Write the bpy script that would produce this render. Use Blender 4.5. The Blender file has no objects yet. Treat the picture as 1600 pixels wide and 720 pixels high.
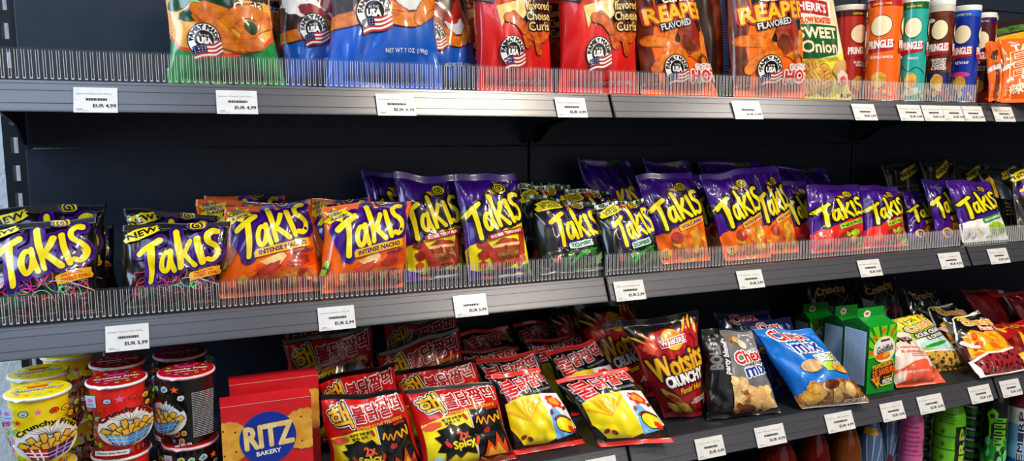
import bpy, bmesh, math, random, colorsys
import numpy as np
from mathutils import Vector
from mathutils.geometry import tessellate_polygon

SC = bpy.context.scene
COL = SC.collection
PI = math.pi
OZ = 1.594                      # height of the lower edge of the top price rail above the floor

# ---------------------------------------------------------------- camera model (solved from the shelf edges)
CAM = np.array([-.7003, -1.5736, -.0440 + OZ])
YAW, PITCH, ROLL, FPX = .3964, .1187, -.0042, 1158.2258
def cam_axes():
    fwd = np.array([math.sin(YAW)*math.cos(PITCH), math.cos(YAW)*math.cos(PITCH), -math.sin(PITCH)])
    rt = np.array([math.cos(YAW), -math.sin(YAW), 0.]); up = np.cross(rt, fwd)
    return (math.cos(ROLL)*rt + math.sin(ROLL)*up, -math.sin(ROLL)*rt + math.cos(ROLL)*up, fwd)
RT, UP, FW = cam_axes()
def ray(x, y): return FW + RT*(x-800)/FPX - UP*(y-360)/FPX
def at_y(x, y, Y):
    d = ray(x, y); return CAM + d*((Y-CAM[1])/d[1])
def at_z(x, y, Z):
    d = ray(x, y); return CAM + d*((Z-CAM[2])/d[2])
def x_at(px, Y, Z):
    """world X of the point at depth Y and height Z that is seen at image column px"""
    k = (px-800)/FPX
    a = RT - k*FW
    return CAM[0] - (a[1]*(Y-CAM[1]) + a[2]*(Z-CAM[2]))/a[0]

# ---------------------------------------------------------------- shelf layout
ZA, ZB, ZC = OZ, OZ-.3437, OZ-.6442              # lower edges of the three price rails
DECK = {'A': ZA+.043, 'B': ZB+.043, 'C': ZC+.045, 'D': ZC-.262}
FRONT = {'A': -.3855, 'B': -.3777, 'C': -.4657}
RISE, LEAN = .0415, .0195                        # rail face: height and how far its top sits behind its foot

# ---------------------------------------------------------------- materials
def lin(h):
    h = h.lstrip('#'); c = [int(h[i:i+2], 16)/255 for i in (0, 2, 4)]
    return [x/12.92 if x <= .04045 else ((x+.055)/1.055)**2.4 for x in c] + [1]
MATS = {}
def mat(name, col, rough=.35, metal=0, coat=0, col2=None, scale=40, bump=0, bscale=60, trans=0, ior=1.45, spec=.5, emit=0, ramp=(.4, .6), stretch=None):
    if name in MATS: return MATS[name]
    m = bpy.data.materials.new(name); m.use_nodes = True
    nt = m.node_tree; b = nt.nodes['Principled BSDF']
    b.inputs['Roughness'].default_value = rough; b.inputs['Metallic'].default_value = metal
    b.inputs['Coat Weight'].default_value = coat; b.inputs['Coat Roughness'].default_value = .07
    b.inputs['Transmission Weight'].default_value = trans; b.inputs['IOR'].default_value = ior
    b.inputs['Specular IOR Level'].default_value = spec
    c1 = lin(col); c2 = lin(col2) if col2 else [min(1, x*1.08+.001) for x in c1[:3]] + [1]
    tc = nt.nodes.new('ShaderNodeTexCoord'); mp = nt.nodes.new('ShaderNodeMapping')
    nt.links.new(tc.outputs['Object'], mp.inputs[0])
    if stretch: mp.inputs['Scale'].default_value = stretch
    n = nt.nodes.new('ShaderNodeTexNoise'); n.inputs['Scale'].default_value = scale; n.inputs['Detail'].default_value = 3
    nt.links.new(mp.outputs[0], n.inputs['Vector'])
    r = nt.nodes.new('ShaderNodeValToRGB')
    r.color_ramp.elements[0].color = c1; r.color_ramp.elements[1].color = c2
    r.color_ramp.elements[0].position, r.color_ramp.elements[1].position = ramp
    nt.links.new(n.outputs['Fac'], r.inputs[0]); nt.links.new(r.outputs[0], b.inputs['Base Color'])
    if bump:
        n2 = nt.nodes.new('ShaderNodeTexNoise'); n2.inputs['Scale'].default_value = bscale
        nt.links.new(mp.outputs[0], n2.inputs['Vector'])
        bp = nt.nodes.new('ShaderNodeBump'); bp.inputs['Strength'].default_value = bump; bp.inputs['Distance'].default_value = .004
        nt.links.new(n2.outputs['Fac'], bp.inputs['Height']); nt.links.new(bp.outputs[0], b.inputs['Normal'])
    MATS[name] = m; return m
def foil(name, col, col2=None, **k):
    """printed plastic film"""
    k.setdefault('rough', .3); k.setdefault('coat', .6)
    return mat(name, col, col2=col2, **k)
FOILS = dict(
    black='0b0b0d', blackgreen='0c1512', dkgrey='3c3c3d', grey='77777a', white='f1efec', cream='f4e6c0', yellow='f6dd12', lemon='f7e64a', gold='f2b21a',
    orange='f4660d', deeporange='e2480b', paleorange='f3a63c', red='cf1512', crimson='b01219', dkred='6d0a10', brightred='e8281f', maroon='4c0d18', brickred='b5261c',
    purple='3f0f86', dkpurple='2a0a55', violet='5a1ea0', blue='0b55bd', azure='1272cf', royal='0a2c9a', navy='14215a', sky='6fb0e6', teal='1fa39a', green='0c8a3c', dkgreen='085a2c',
    leaf='129a22', lime='a8cf23', neon='6fd41a', pink='ef6fae', magenta='d0378f', hotpink='e83f9c', mint='7fdc9a', paleteal='bfe3e0', brown='5a2c14', dkbrown='2c1710',
    tan='d9a765', beige='e8c998', silver='c9ccd2', paleblue='b9d2ea', salmon='ea5b3c', palepink='f0d9d3', steel='5f7fb5', wine='7c1238', lilac='a98bd8')
def F(n):
    """material by short name; food materials carry a two tone grain"""
    if n in MATS: return MATS[n]
    if n in FOILS: return foil(n, FOILS[n])
    food = dict(curl=('e8861c', 'c25a0c', 90), curlhot=('d9680f', 'a83a08', 90), chip=('eec35a', 'c98a2a', 70), pretzel=('c98c4c', '7a431c', 110), mixpale=('eed2a0', 'c99a5c', 80),
        pepper=('15542a', '0a3018', 50), chilli=('b32616', '7a1009', 50), reaperpep=('a3401e', '6a1c0e', 60), roll=('c8402a', '9a2414', 60), cheese=('f6dfa0', 'e8b85a', 60), salsa=('b5250f', 'e2571a', 50),
        cracker=('efb945', 'dd9730', 60), burger=('a05826', '6a3216', 50), flame=('f7c31a', 'ef7a10', 45), nachofood=('e8872a', 'b83a14', 60), leaves=('5c8f2c', '24481a', 60), leafbrown=('6a5a2a', '2c2a14', 60),
        beans=('a1301a', '5c130c', 80), meat=('7c4020', '4a2010', 70), fries=('f7c445', 'e8a62c', 40), rust=('7a3314', '4c1a0c', 45))
    if n in food:
        a, b, s = food[n]; return foil(n, a, b, scale=s, ramp=(.35, .65))
    raise KeyError(n)
def leopard(name, base, base2, spot):
    if name in MATS: return MATS[name]
    m = foil(name, base); nt = m.node_tree; b = nt.nodes['Principled BSDF']
    tc = nt.nodes.new('ShaderNodeTexCoord'); v = nt.nodes.new('ShaderNodeTexVoronoi'); v.inputs['Scale'].default_value = 95; v.inputs['Randomness'].default_value = .85
    nz = nt.nodes.new('ShaderNodeTexNoise'); nz.inputs['Scale'].default_value = 130
    ad = nt.nodes.new('ShaderNodeVectorMath'); ad.operation = 'MULTIPLY_ADD'; ad.inputs[1].default_value = (.008,)*3
    nt.links.new(nz.outputs['Color'], ad.inputs[0]); nt.links.new(tc.outputs['Object'], ad.inputs[2]); nt.links.new(ad.outputs[0], v.inputs['Vector'])
    r = nt.nodes.new('ShaderNodeValToRGB'); r.color_ramp.interpolation = 'CONSTANT'
    e = r.color_ramp.elements; e[0].position = 0; e[0].color = lin(base2); e[1].position = .16; e[1].color = lin(spot)
    e.new(.42).color = lin(base)
    nt.links.new(v.outputs['Distance'], r.inputs[0]); nt.links.new(r.outputs[0], b.inputs['Base Color'])
    return m
MATS['leo_gold'] = leopard('leopard_gold', 'e3b24c', 'a8701c', '17100c')
MATS['leo_red'] = leopard('leopard_red', 'a8242c', '6a1018', '1a0708')
M_PANEL = mat('anthracite_panel', '283240', rough=.42, bump=.03, bscale=300, spec=.45)
M_STEEL = mat('anthracite_steel', '1b2127', rough=.4)
M_DECK = mat('deck_steel', '1f2429', rough=.45)
M_RAIL = mat('grey_rail_plastic', '4c4d55', rough=.34, metal=.35, col2='505159', scale=5, stretch=(1, 60, 60), coat=.8)
M_RAIL.node_tree.nodes['Principled BSDF'].inputs['Coat Roughness'].default_value = .29
M_RAILDARK = mat('dark_rail_end', '0d0f12', rough=.5)
M_CARD = mat('tag_paper', 'd6d7d8', rough=.45, coat=.3)
M_INK = mat('tag_ink', '2c2c30', rough=.6)
M_INKG = mat('tag_ink_pale', '8a8a8c', rough=.6)
M_WALL = mat('textured_plaster', 'dfe3e6', rough=.8, bump=.5, bscale=90)
M_FLOOR = mat('grey_floor', '8c8a86', rough=.4, col2='7c7a76', scale=6)
M_CEIL = mat('white_ceiling', 'e6e4df', rough=.8)
def clear_plastic(name, alpha, tint='f4f6fa'):
    m = bpy.data.materials.new(name); m.use_nodes = True; nt = m.node_tree
    nt.nodes.remove(nt.nodes['Principled BSDF']); out = nt.nodes['Material Output']
    t = nt.nodes.new('ShaderNodeBsdfTransparent'); t.inputs[0].default_value = (.97, .975, .985, 1)
    g = nt.nodes.new('ShaderNodeBsdfGlossy'); g.inputs['Roughness'].default_value = .06
    d = nt.nodes.new('ShaderNodeBsdfDiffuse'); d.inputs[0].default_value = lin(tint)
    fr = nt.nodes.new('ShaderNodeFresnel'); fr.inputs[0].default_value = 1.45
    a = nt.nodes.new('ShaderNodeMixShader'); a.inputs[0].default_value = alpha
    nt.links.new(t.outputs[0], a.inputs[1]); nt.links.new(d.outputs[0], a.inputs[2])
    b = nt.nodes.new('ShaderNodeMixShader'); ge = nt.nodes.new('ShaderNodeNewGeometry'); mu = nt.nodes.new('ShaderNodeMath'); mu.operation = 'MULTIPLY_ADD'; mu.inputs[1].default_value = -1; mu.inputs[2].default_value = 1
    nt.links.new(ge.outputs['Backfacing'], mu.inputs[0])                       # only the outer faces mirror; inside the sheet light passes on
    m2 = nt.nodes.new('ShaderNodeMath'); m2.operation = 'MULTIPLY'; nt.links.new(mu.outputs[0], m2.inputs[0]); nt.links.new(fr.outputs[0], m2.inputs[1])
    nt.links.new(m2.outputs[0], b.inputs[0])
    nt.links.new(a.outputs[0], b.inputs[1]); nt.links.new(g.outputs[0], b.inputs[2])
    nt.links.new(b.outputs[0], out.inputs[0]); MATS[name] = m; return m
M_CLEAR = clear_plastic('clear_plastic', .015)
M_RIB = clear_plastic('clear_plastic_edge', .5, 'ffffff')

# ---------------------------------------------------------------- scene helpers
def tag(o, label=None, cat=None, group=None, kind=None):
    if label: o['label'] = label
    if cat: o['category'] = cat
    if group: o['group'] = group
    if kind: o['kind'] = kind
    return o
def empty(name, loc, label, cat, group=None):
    o = bpy.data.objects.new(name, None); COL.objects.link(o); o.location = loc; o.empty_display_size = .02
    return tag(o, label, cat, group)
def link(name, me, parent=None):
    o = bpy.data.objects.new(name, me); COL.objects.link(o)
    if parent:
        o.parent = parent
        o.location = Vector() if parent.parent else -Vector(parent.location)      # meshes are written in world coordinates; the parent is an unrotated Empty
    return o
class MB:
    """collects shapes; build() links them as one mesh object"""
    def __init__(s): s.v = []; s.f = []; s.m = []; s.mats = []; s.n = None
    def mi(s, m):
        if m not in s.mats: s.mats.append(m)
        return s.mats.index(m)
    def add(s, vs, fs, m):
        k = len(s.v); i = s.mi(m)
        s.v += [tuple(map(float, p)) for p in vs]; s.f += [tuple(k+q for q in f) for f in fs]; s.m += [i]*len(fs); return s
    def box(s, lo, hi, m):
        (a, b, c), (d, e, f) = lo, hi
        vs = [(a, b, c), (d, b, c), (d, e, c), (a, e, c), (a, b, f), (d, b, f), (d, e, f), (a, e, f)]
        return s.add(vs, [(0, 3, 2, 1), (4, 5, 6, 7), (0, 1, 5, 4), (1, 2, 6, 5), (2, 3, 7, 6), (3, 0, 4, 7)], m)
    def prism(s, prof, x0, x1, m):
        """profile of (y, z) points extruded along x"""
        n = len(prof); vs = [(x0, y, z) for y, z in prof] + [(x1, y, z) for y, z in prof]
        fs = [(i, (i+1) % n, n+(i+1) % n, n+i) for i in range(n)] + [tuple(range(n))[::-1], tuple(range(n, 2*n))]
        return s.add(vs, fs, m)
    def build(s, name, parent=None, smooth=False, bevel=0):
        me = bpy.data.meshes.new(name); me.from_pydata(s.v, [], s.f)
        for m in s.mats: me.materials.append(m)
        me.polygons.foreach_set('material_index', s.m)
        me.update()
        if len(s.f) < 400:
            bm = bmesh.new(); bm.from_mesh(me); bmesh.ops.recalc_face_normals(bm, faces=bm.faces); bm.to_mesh(me); bm.free()
        if smooth: me.shade_smooth()
        o = link(name, me, parent)
        if bevel:
            b = o.modifiers.new('bevel', 'BEVEL'); b.width = bevel; b.segments = 2; b.limit_method = 'ANGLE'
        return o

# ---------------------------------------------------------------- flat artwork
TXT = {}
def text_mesh(s):
    if s in TXT: return TXT[s]
    c = bpy.data.curves.new('t', 'FONT'); c.body = s; c.size = 1; c.resolution_u = 2; c.align_x = 'CENTER'; c.fill_mode = 'BOTH'; c.dimensions = '2D'
    o = bpy.data.objects.new('t', c); COL.objects.link(o)
    me = bpy.data.meshes.new_from_object(o.evaluated_get(bpy.context.evaluated_depsgraph_get()))
    bpy.data.objects.remove(o); bpy.data.curves.remove(c)
    me.calc_loop_triangles()
    v = np.array([p.co[:2] for p in me.vertices]).reshape(-1, 2); t = np.array([l.vertices[:] for l in me.loop_triangles]).reshape(-1, 3)
    bpy.data.meshes.remove(me)
    if len(v):
        lo, hi = v.min(0), v.max(0); v = (v - (lo+hi)/2)/(hi[1]-lo[1])
    TXT[s] = (v, t); return TXT[s]
def smooth_line(pts, n=5, closed=False):
    P = [np.array(p, float) for p in pts]; out = []
    m = len(P); rng = range(m if closed else m-1)
    for i in rng:
        p0 = P[(i-1) % m] if closed or i > 0 else P[0]; p1 = P[i]; p2 = P[(i+1) % m]; p3 = P[(i+2) % m] if closed or i+2 < m else P[-1]
        for k in range(n):
            t = k/n
            out.append(.5*((2*p1) + (-p0+p2)*t + (2*p0-5*p1+4*p2-p3)*t*t + (-p0+3*p1-3*p2+p3)*t**3))
    if not closed: out.append(P[-1])
    return out
class Art:
    def __init__(s, name, W): s.W = W; s.items = []; s.l = 0; s.inc = 1; s.cache = None
    def shift(s, sc, sh):
        s.items = [(v*np.array([1, sc, 1])+np.array([0, sh, 0]), t, m) for v, t, m in s.items]
    def add(s, v, t, m, keep=False, lv=None):
        """lv: small extra heights, so that pieces of one stroke or letter never lie in exactly the same plane"""
        if not keep: s.l += s.inc
        v = np.array(v, float).reshape(-1, 2); z = np.full((len(v), 1), float(s.l)) + (0 if lv is None else np.array(lv, float).reshape(-1, 1))
        s.items.append((np.concatenate([v, z], 1), np.array(t, int).reshape(-1, 3), m if not isinstance(m, str) else F(m))); return s
    def poly(s, pts, m, keep=False):
        t = tessellate_polygon([[Vector((p[0], p[1], 0)) for p in pts]])
        return s.add(pts, t, m, keep)
    def rect(s, x0, y0, x1, y1, m, rot=0, keep=False, r=0):
        cx, cy, a, b = (x0+x1)/2, (y0+y1)/2, (x1-x0)/2, (y1-y0)/2; c, n = math.cos(math.radians(rot)), math.sin(math.radians(rot))
        if r:
            q = []
            for sx, sy, a0 in ((1, -1, -90), (1, 1, 0), (-1, 1, 90), (-1, -1, 180)):
                for k in range(4):
                    w = math.radians(a0+30*k); q.append((sx*(a-r)+r*math.cos(w), sy*(b-r)+r*math.sin(w)))
        else: q = [(-a, -b), (a, -b), (a, b), (-a, b)]
        return s.poly([(cx+c*x-n*y, cy+n*x+c*y) for x, y in q], m, keep)
    def ell(s, cx, cy, rx, ry, m, rot=0, n=24, jit=0, seed=1, keep=False, a0=0, a1=360):
        R = random.Random(seed); c, q = math.cos(math.radians(rot)), math.sin(math.radians(rot)); pts = []
        for k in range(n):
            w = math.radians(a0 + (a1-a0)*k/(n if a1-a0 >= 360 else n-1)); j = 1 + jit*(R.random()-.5)*2
            x, y = rx*j*math.cos(w), ry*j*math.sin(w); pts.append((cx+c*x-q*y, cy+q*x+c*y))
        return s.poly(pts, m, keep)
    def stroke(s, pts, w, m, w2=None, keep=False, closed=False, cap=True):
        v = []; t = []; lv = []; n = len(pts); w2 = w if w2 is None else w2
        ws = [w+(w2-w)*i/max(1, n-1) for i in range(n)]; P = [np.array(p, float) for p in pts]
        segs = [(i, i+1) for i in range(n-1)] + ([(n-1, 0)] if closed else [])
        for i, j in segs:
            d = P[j]-P[i]; L = np.hypot(*d)
            if L < 1e-9: continue
            q = np.array([-d[1], d[0]])/L; k = len(v)
            v += [P[i]-q*ws[i]/2, P[j]-q*ws[j]/2, P[j]+q*ws[j]/2, P[i]+q*ws[i]/2]; t += [(k, k+1, k+2), (k, k+2, k+3)]; lv += [.05*(i % 5)]*4
        if cap:
            for i in range(n):
                k = len(v); v += [P[i] + ws[i]/2*np.array([math.cos(a*PI/5), math.sin(a*PI/5)]) for a in range(10)]
                t += [(k, k+a, k+a+1) for a in range(1, 9)]; lv += [.28+.05*(i % 5)]*10
        return s.add(v, t, m, keep, lv)
    def text(s, st, cx, cy, h, m, w=None, rot=0, dil=0, shear=0, arc=None, keep=False, taper=0):
        v, t = text_mesh(st)
        if not len(v): return s
        v = v.copy(); bw = v[:, 0].max()-v[:, 0].min()
        v[:, 1] *= 1 + taper*v[:, 0]/bw*2
        v[:, 0] *= (w/bw if w else h); v[:, 1] *= h
        v[:, 0] += shear*v[:, 1]
        offs = [(0, 0)] if not dil else [(dil*math.cos(k*PI/4), dil*math.sin(k*PI/4)) for k in range(8)] + [(0, 0)]
        V = []; T = []
        for ox, oy in offs:
            T.append(t + sum(len(a) for a in V)); V.append(v + np.array([ox, oy]))
        V = np.concatenate(V); T = np.concatenate(T)
        if arc:
            a = V[:, 0]/arc; r = arc + V[:, 1]; V = np.stack([r*np.sin(a), r*np.cos(a) - arc], 1)
        c, q = math.cos(math.radians(rot)), math.sin(math.radians(rot))
        V = np.stack([cx + c*V[:, 0] - q*V[:, 1], cy + q*V[:, 0] + c*V[:, 1]], 1)
        return s.add(V, T, m, keep, np.repeat(np.arange(len(offs))*.07, len(v)))
    def otext(s, st, cx, cy, h, m, outl, **k):
        d0 = k.pop('dil', 0)
        for mm, d in outl: s.text(st, cx, cy, h, mm, dil=d+d0*.4, **k)
        return s.text(st, cx, cy, h, m, dil=d0, **k)
    def fake(s, x0, y0, x1, y1, n, m, seed=1, th=.35):
        """lines of print too small to read"""
        R = random.Random(seed); v = []; t = []; dy = (y1-y0)/n
        for i in range(n):
            y = y1-dy*(i+.5); x = x0
            while x < x1:
                w = (x1-x0)*R.uniform(.03, .12); e = min(x1, x+w); k = len(v)
                v += [(x, y-dy*th/2), (e, y-dy*th/2), (e, y+dy*th/2), (x, y+dy*th/2)]; t += [(k, k+1, k+2), (k, k+2, k+3)]; x = e + (x1-x0)*.02
        return s.add(v, t, m)
    def finish(s, edge):
        """triangles no longer than edge, so that the print follows the film"""
        if s.cache: return s.cache
        VV, TT, MM, ms, k0 = [], [], [], [], 0
        for v, t, m in s.items:
            for _ in range(9):
                if not len(t): break
                e = np.stack([np.linalg.norm((v[t[:, i]]-v[t[:, (i+1) % 3]])[:, :2], axis=1) for i in range(3)], 1)
                big = e > edge
                if not big.any(): break
                ed = np.stack([np.stack([t[:, i], t[:, (i+1) % 3]], 1) for i in range(3)], 1)
                ed.sort(axis=2); key = ed[..., 0].astype(np.int64)*(len(v)+1) + ed[..., 1]
                uk, inv = np.unique(key[big], return_inverse=True)
                mid = np.full(key.shape, -1, int); mid[big] = len(v) + inv
                a, b = uk // (len(v)+1), uk % (len(v)+1); v = np.concatenate([v, (v[a]+v[b])/2])
                nb = big.sum(1); out = [t[nb == 0]]
                for r in range(3):
                    tt, mm, bb = np.roll(t, -r, 1), np.roll(mid, -r, 1), np.roll(big, -r, 1)
                    q = (nb == 1) & bb[:, 0]
                    out += [np.stack([tt[q, 0], mm[q, 0], tt[q, 2]], 1), np.stack([mm[q, 0], tt[q, 1], tt[q, 2]], 1)]
                    q = (nb == 2) & ~bb[:, 2]
                    out += [np.stack([mm[q, 0], tt[q, 1], mm[q, 1]], 1), np.stack([tt[q, 0], mm[q, 0], mm[q, 1]], 1), np.stack([tt[q, 0], mm[q, 1], tt[q, 2]], 1)]
                q = nb == 3
                out += [np.stack([t[q, 0], mid[q, 0], mid[q, 2]], 1), np.stack([mid[q, 0], t[q, 1], mid[q, 1]], 1), np.stack([mid[q, 2], mid[q, 1], t[q, 2]], 1), mid[q]]
                t = np.concatenate(out)
            if not len(t): continue
            if m not in ms: ms.append(m)
            v = np.clip(v, [0, 0, 0], [s.W, 1, 999])
            ar = np.cross((v[t[:, 1]]-v[t[:, 0]])[:, :2], (v[t[:, 2]]-v[t[:, 0]])[:, :2])
            t = np.where((ar < 0)[:, None], t[:, ::-1], t)[np.abs(ar) > 1e-10]
            VV.append(v); TT.append(t + k0); MM.append(np.full(len(t), ms.index(m))); k0 += len(v)
        if not VV: s.cache = (np.zeros((0, 2)), np.zeros((0, 3), int), np.zeros(0, int), np.zeros(0), []); return s.cache
        A = np.concatenate(VV); s.cache = (A[:, :2]/np.array([s.W, 1]), np.concatenate(TT), np.concatenate(MM), A[:, 2], ms)
        return s.cache
def grid_normals(G, wrap=False):
    if wrap: dx = np.roll(G, -1, 1) - np.roll(G, 1, 1)
    else: dx = np.gradient(G, axis=1)
    dz = np.gradient(G, axis=0); n = np.cross(dx, dz); l = np.linalg.norm(n, axis=2, keepdims=True)
    return n/np.maximum(l, 1e-12)
def bilerp(A, u, v):
    nv, nu = A.shape[0]-1, A.shape[1]-1
    x = np.clip(u, 0, 1)*nu; y = np.clip(v, 0, 1)*nv
    i = np.minimum(x.astype(int), nu-1); j = np.minimum(y.astype(int), nv-1); a = (x-i)[:, None]; b = (y-j)[:, None]
    return (A[j, i]*(1-a) + A[j, i+1]*a)*(1-b) + (A[j+1, i]*(1-a) + A[j+1, i+1]*a)*b
def skin(name, ring, base, parent, art=None, G=None, N=None, edge=.03, wrap=True, caps=True, step=.00014, lift=.0003, base_of=None, rn=None):
    """a closed tube of rings (nv+1, nr, 3) with printed artwork laid on its front grid G, as one mesh"""
    nv, nr = ring.shape[0]-1, ring.shape[1]
    V = ring.reshape(-1, 3); nrm = (grid_normals(ring, True) if rn is None else rn).reshape(-1, 3)
    j, i = np.meshgrid(np.arange(nv), np.arange(nr), indexing='ij'); i2 = (i+1) % nr
    Q = np.stack([j*nr+i, j*nr+i2, (j+1)*nr+i2, (j+1)*nr+i], 2).reshape(-1, 4)
    faces = [tuple(q) for q in Q.tolist()]; mi = [0]*len(faces); mats = [base]
    if base_of is not None:
        ms, arr = base_of; mats = list(ms); mi = arr.reshape(-1).tolist()
    if caps:
        faces += [tuple(range(nr))[::-1], tuple(range(nv*nr, nv*nr+nr))]; mi += [mi[0], mi[-1]]
    if art is not None:
        uv, T, MI, L, ms = art.finish(edge)
        P = bilerp(G, uv[:, 0], uv[:, 1]); n = bilerp(N, uv[:, 0], uv[:, 1]); n /= np.maximum(np.linalg.norm(n, axis=1, keepdims=True), 1e-9)
        P = P + n*(lift + step*L)[:, None]
        k = len(V); V = np.concatenate([V, P]); nrm = np.concatenate([nrm, n])
        faces += [tuple(f) for f in (T+k).tolist()]; b = len(mats); mi += (MI+b).tolist(); mats += ms
    me = bpy.data.meshes.new(name); me.from_pydata(V.tolist(), [], faces)
    for m in mats: me.materials.append(m)
    me.polygons.foreach_set('material_index', mi); me.shade_smooth(); me.update()
    me.normals_split_custom_set_from_vertices([tuple(x) for x in nrm.tolist()])
    return link(name, me, parent)

# ---------------------------------------------------------------- a film bag
def bag_rings(c, t, sb, st, seed, nu=26, nv=34, wr=1., pinch=.05):
    """c: four corners bl, br, tr, tl. returns ring array for bottom seal, body and top seal plus the front grid"""
    bl, br, tr, tl = [np.array(p, float) for p in c]; R = random.Random(seed)
    nrm = np.cross((br-bl)+(tr-tl), (tl-bl)+(tr-br)); nrm /= np.linalg.norm(nrm)
    size = np.linalg.norm(tl-bl)
    vs = np.concatenate([np.linspace(0, sb, 5)[:-1], np.linspace(sb, 1-st, nv+1), np.linspace(1-st, 1, 6)[1:]]); nb = 4
    us = .5 - .5*np.cos(np.linspace(0, PI, nu+1)); us = .45*us + .55*np.linspace(0, 1, nu+1)
    U, V = np.meshgrid(us, vs)
    vv = np.clip((V-sb)/(1-sb-st), 0, 1)
    pv = np.clip(1-np.abs(2*vv**.86-1)**2.6, 0, 1)**.62
    pu = np.clip(1-np.abs(2*U-1)**2.5, 0, 1)**.6
    prof = pv*pu
    def wrinkle():
        h = np.zeros_like(U)
        for k in range(3):
            f, g, ph = R.uniform(2, 5), R.uniform(-4, 4), R.uniform(0, 7); h += .0009*np.sin(2*PI*(f*U+g*V*.6)+ph + 1.5*np.sin(5*V+ph))
        for k in range(4):                                   # gathers running out of the seals
            f, ph = R.uniform(5, 11), R.uniform(0, 7)
            h += .0016*np.sin(f*2*PI*(U-.5)*(1+.25*V)+ph)*(np.exp(-vv*7)+np.exp(-(1-vv)*6))
        for k in range(14):                                  # sharp creases
            u0, v0, a = R.uniform(.05, .95), R.choice([R.uniform(.02, .35), R.uniform(.6, .98), R.uniform(0, 1)]), R.uniform(0, PI)
            if R.random() < .5: u0 = R.choice([R.uniform(.0, .25), R.uniform(.75, 1)])
            d = (U-u0)*math.cos(a)+(V-v0)*math.sin(a); l = -(U-u0)*math.sin(a)+(V-v0)*math.cos(a)
            h += R.choice([-1, -1, .8])*.0052*np.exp(-np.sqrt(d*d+.0004)/.05)*np.exp(-(l/.2)**2)
        return h*wr
    uu = .5+(U-.5)*(1-pinch*pv) + .011*np.sin(2*PI*V*R.uniform(1, 2)+R.uniform(0, 7))*np.abs(2*U-1)**3*np.sign(U-.5)      # a slack, uneven outline
    V0 = V; V = V + .011*np.sin(2*PI*U*R.uniform(.7, 1.5)+R.uniform(0, 7))*vv**8 + .006*np.sin(2*PI*U*R.uniform(1, 2.4)+R.uniform(0, 7))*vv**8
    wave = .006*np.sin(2*PI*(U*R.uniform(.6, 1.4))+R.uniform(0, 7))*((1-vv)**6+vv**6)*wr       # the seals hang a little wavy
    B = ((bl*(1-uu[..., None])+br*uu[..., None])*(1-V[..., None]) + (tl*(1-uu[..., None])+tr*uu[..., None])*V[..., None])
    flat = .0007 + .0004*np.sin(np.arange(len(vs))*PI)[:, None]*0
    crimp = np.zeros_like(U); crimp[::2] = .0005
    inseal = ((V0 <= sb) | (V0 >= 1-st))
    e = np.clip(prof*4, 0, 1)
    fr = t*prof + flat*np.clip(pu*3, .0, 1) + wrinkle()*e + wave + crimp*inseal
    bk = -t*.85*prof - flat*np.clip(pu*3, .0, 1) + wrinkle()*e*.6 + wave + crimp*inseal
    front = B + nrm*fr[..., None]; back = B + nrm*bk[..., None]
    ring = np.concatenate([front, back[:, -2:0:-1]], 1)
    return ring, front, nb, nrm
def film_bag(kind, c, art, base, sealt, sealb, label, cat, group=None, t=.028, sb=.05, st=.07, seed=1, wr=1., pinch=.05, nu=26, nv=34, edge=.03):
    ring, front, nb, nrm = bag_rings(c, t, sb, st, seed, nu, nv, wr*.5, pinch)
    ring2, front2 = bag_rings(c, t, sb, st, seed, nu, nv, wr*1.35, pinch)[:2]      # the finer folds are carried by the shading normals, like a bump map
    lo = ring.reshape(-1, 3); base_pt = Vector(((c[0][0]+c[1][0])/2, (c[0][1]+c[1][1])/2, min(c[0][2], c[1][2])))
    root = empty(kind, base_pt, label, cat, group)
    nrow = ring.shape[0]; hi = nrow-1-5
    N = grid_normals(front2); RN = grid_normals(ring2, True)
    # the artwork spans the whole bag; the front grid is resampled to even steps in u and v
    us = .5 - .5*np.cos(np.linspace(0, PI, nu+1)); us = .45*us + .55*np.linspace(0, 1, nu+1)
    vs = np.concatenate([np.linspace(0, sb, 5)[:-1], np.linspace(sb, 1-st, nv+1), np.linspace(1-st, 1, 6)[1:]])
    def even(A):
        out = np.empty((61, 49, 3)); tmp = np.empty((A.shape[0], 49, 3))
        uq, vq = np.linspace(0, 1, 49), np.linspace(0, 1, 61)
        for k in range(3):
            for r in range(A.shape[0]): tmp[r, :, k] = np.interp(uq, us, A[r, :, k])
            for q in range(49): out[:, q, k] = np.interp(vq, vs, tmp[:, q, k])
        return out
    skin('bag_body', ring[nb:hi+1], base, root, art, even(front), even(N), edge, caps=False, rn=RN[nb:hi+1])
    skin('bottom_seal', ring[:nb+1], sealb, root)
    skin('top_seal', ring[hi:], sealt, root)
    return root
# ---------------------------------------------------------------- printed designs
DES = {}
def design(name, W, base, st='same', sb='same'):
    def deco(fn):
        a = Art(name, W); fn(a, W)
        DES[name] = (a, F(base), F(base if st == 'same' else st), F(base if sb == 'same' else sb)); return fn
    return deco
LOGO = [  # pen strokes of the slanted five letter word, widths relative to letter height
    ([(.02, .80), (.35, .93), (.80, 1.06)], .20, .19), ([(.45, .95), (.40, .5), (.26, -.08)], .2, .17),
    ([(1.10, .60), (.93, .66), (.77, .50), (.72, .28), (.80, .12), (.95, .18), (1.08, .42)], .15, .15), ([(1.14, .68), (1.10, .4), (1.17, .08)], .16, .15),
    ([(1.42, 1.20), (1.42, .7), (1.40, .12)], .19, .16), ([(1.86, .86), (1.66, .62), (1.46, .50)], .17, .15), ([(1.52, .52), (1.70, .34), (1.93, .10)], .16, .17),
    ([(2.13, .90), (2.15, .5), (2.20, .12)], .19, .17),
    ([(2.86, .98), (2.68, 1.02), (2.50, .92), (2.50, .74), (2.68, .60), (2.80, .44), (2.74, .24), (2.56, .14), (2.38, .20)], .18, .17)]
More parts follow.
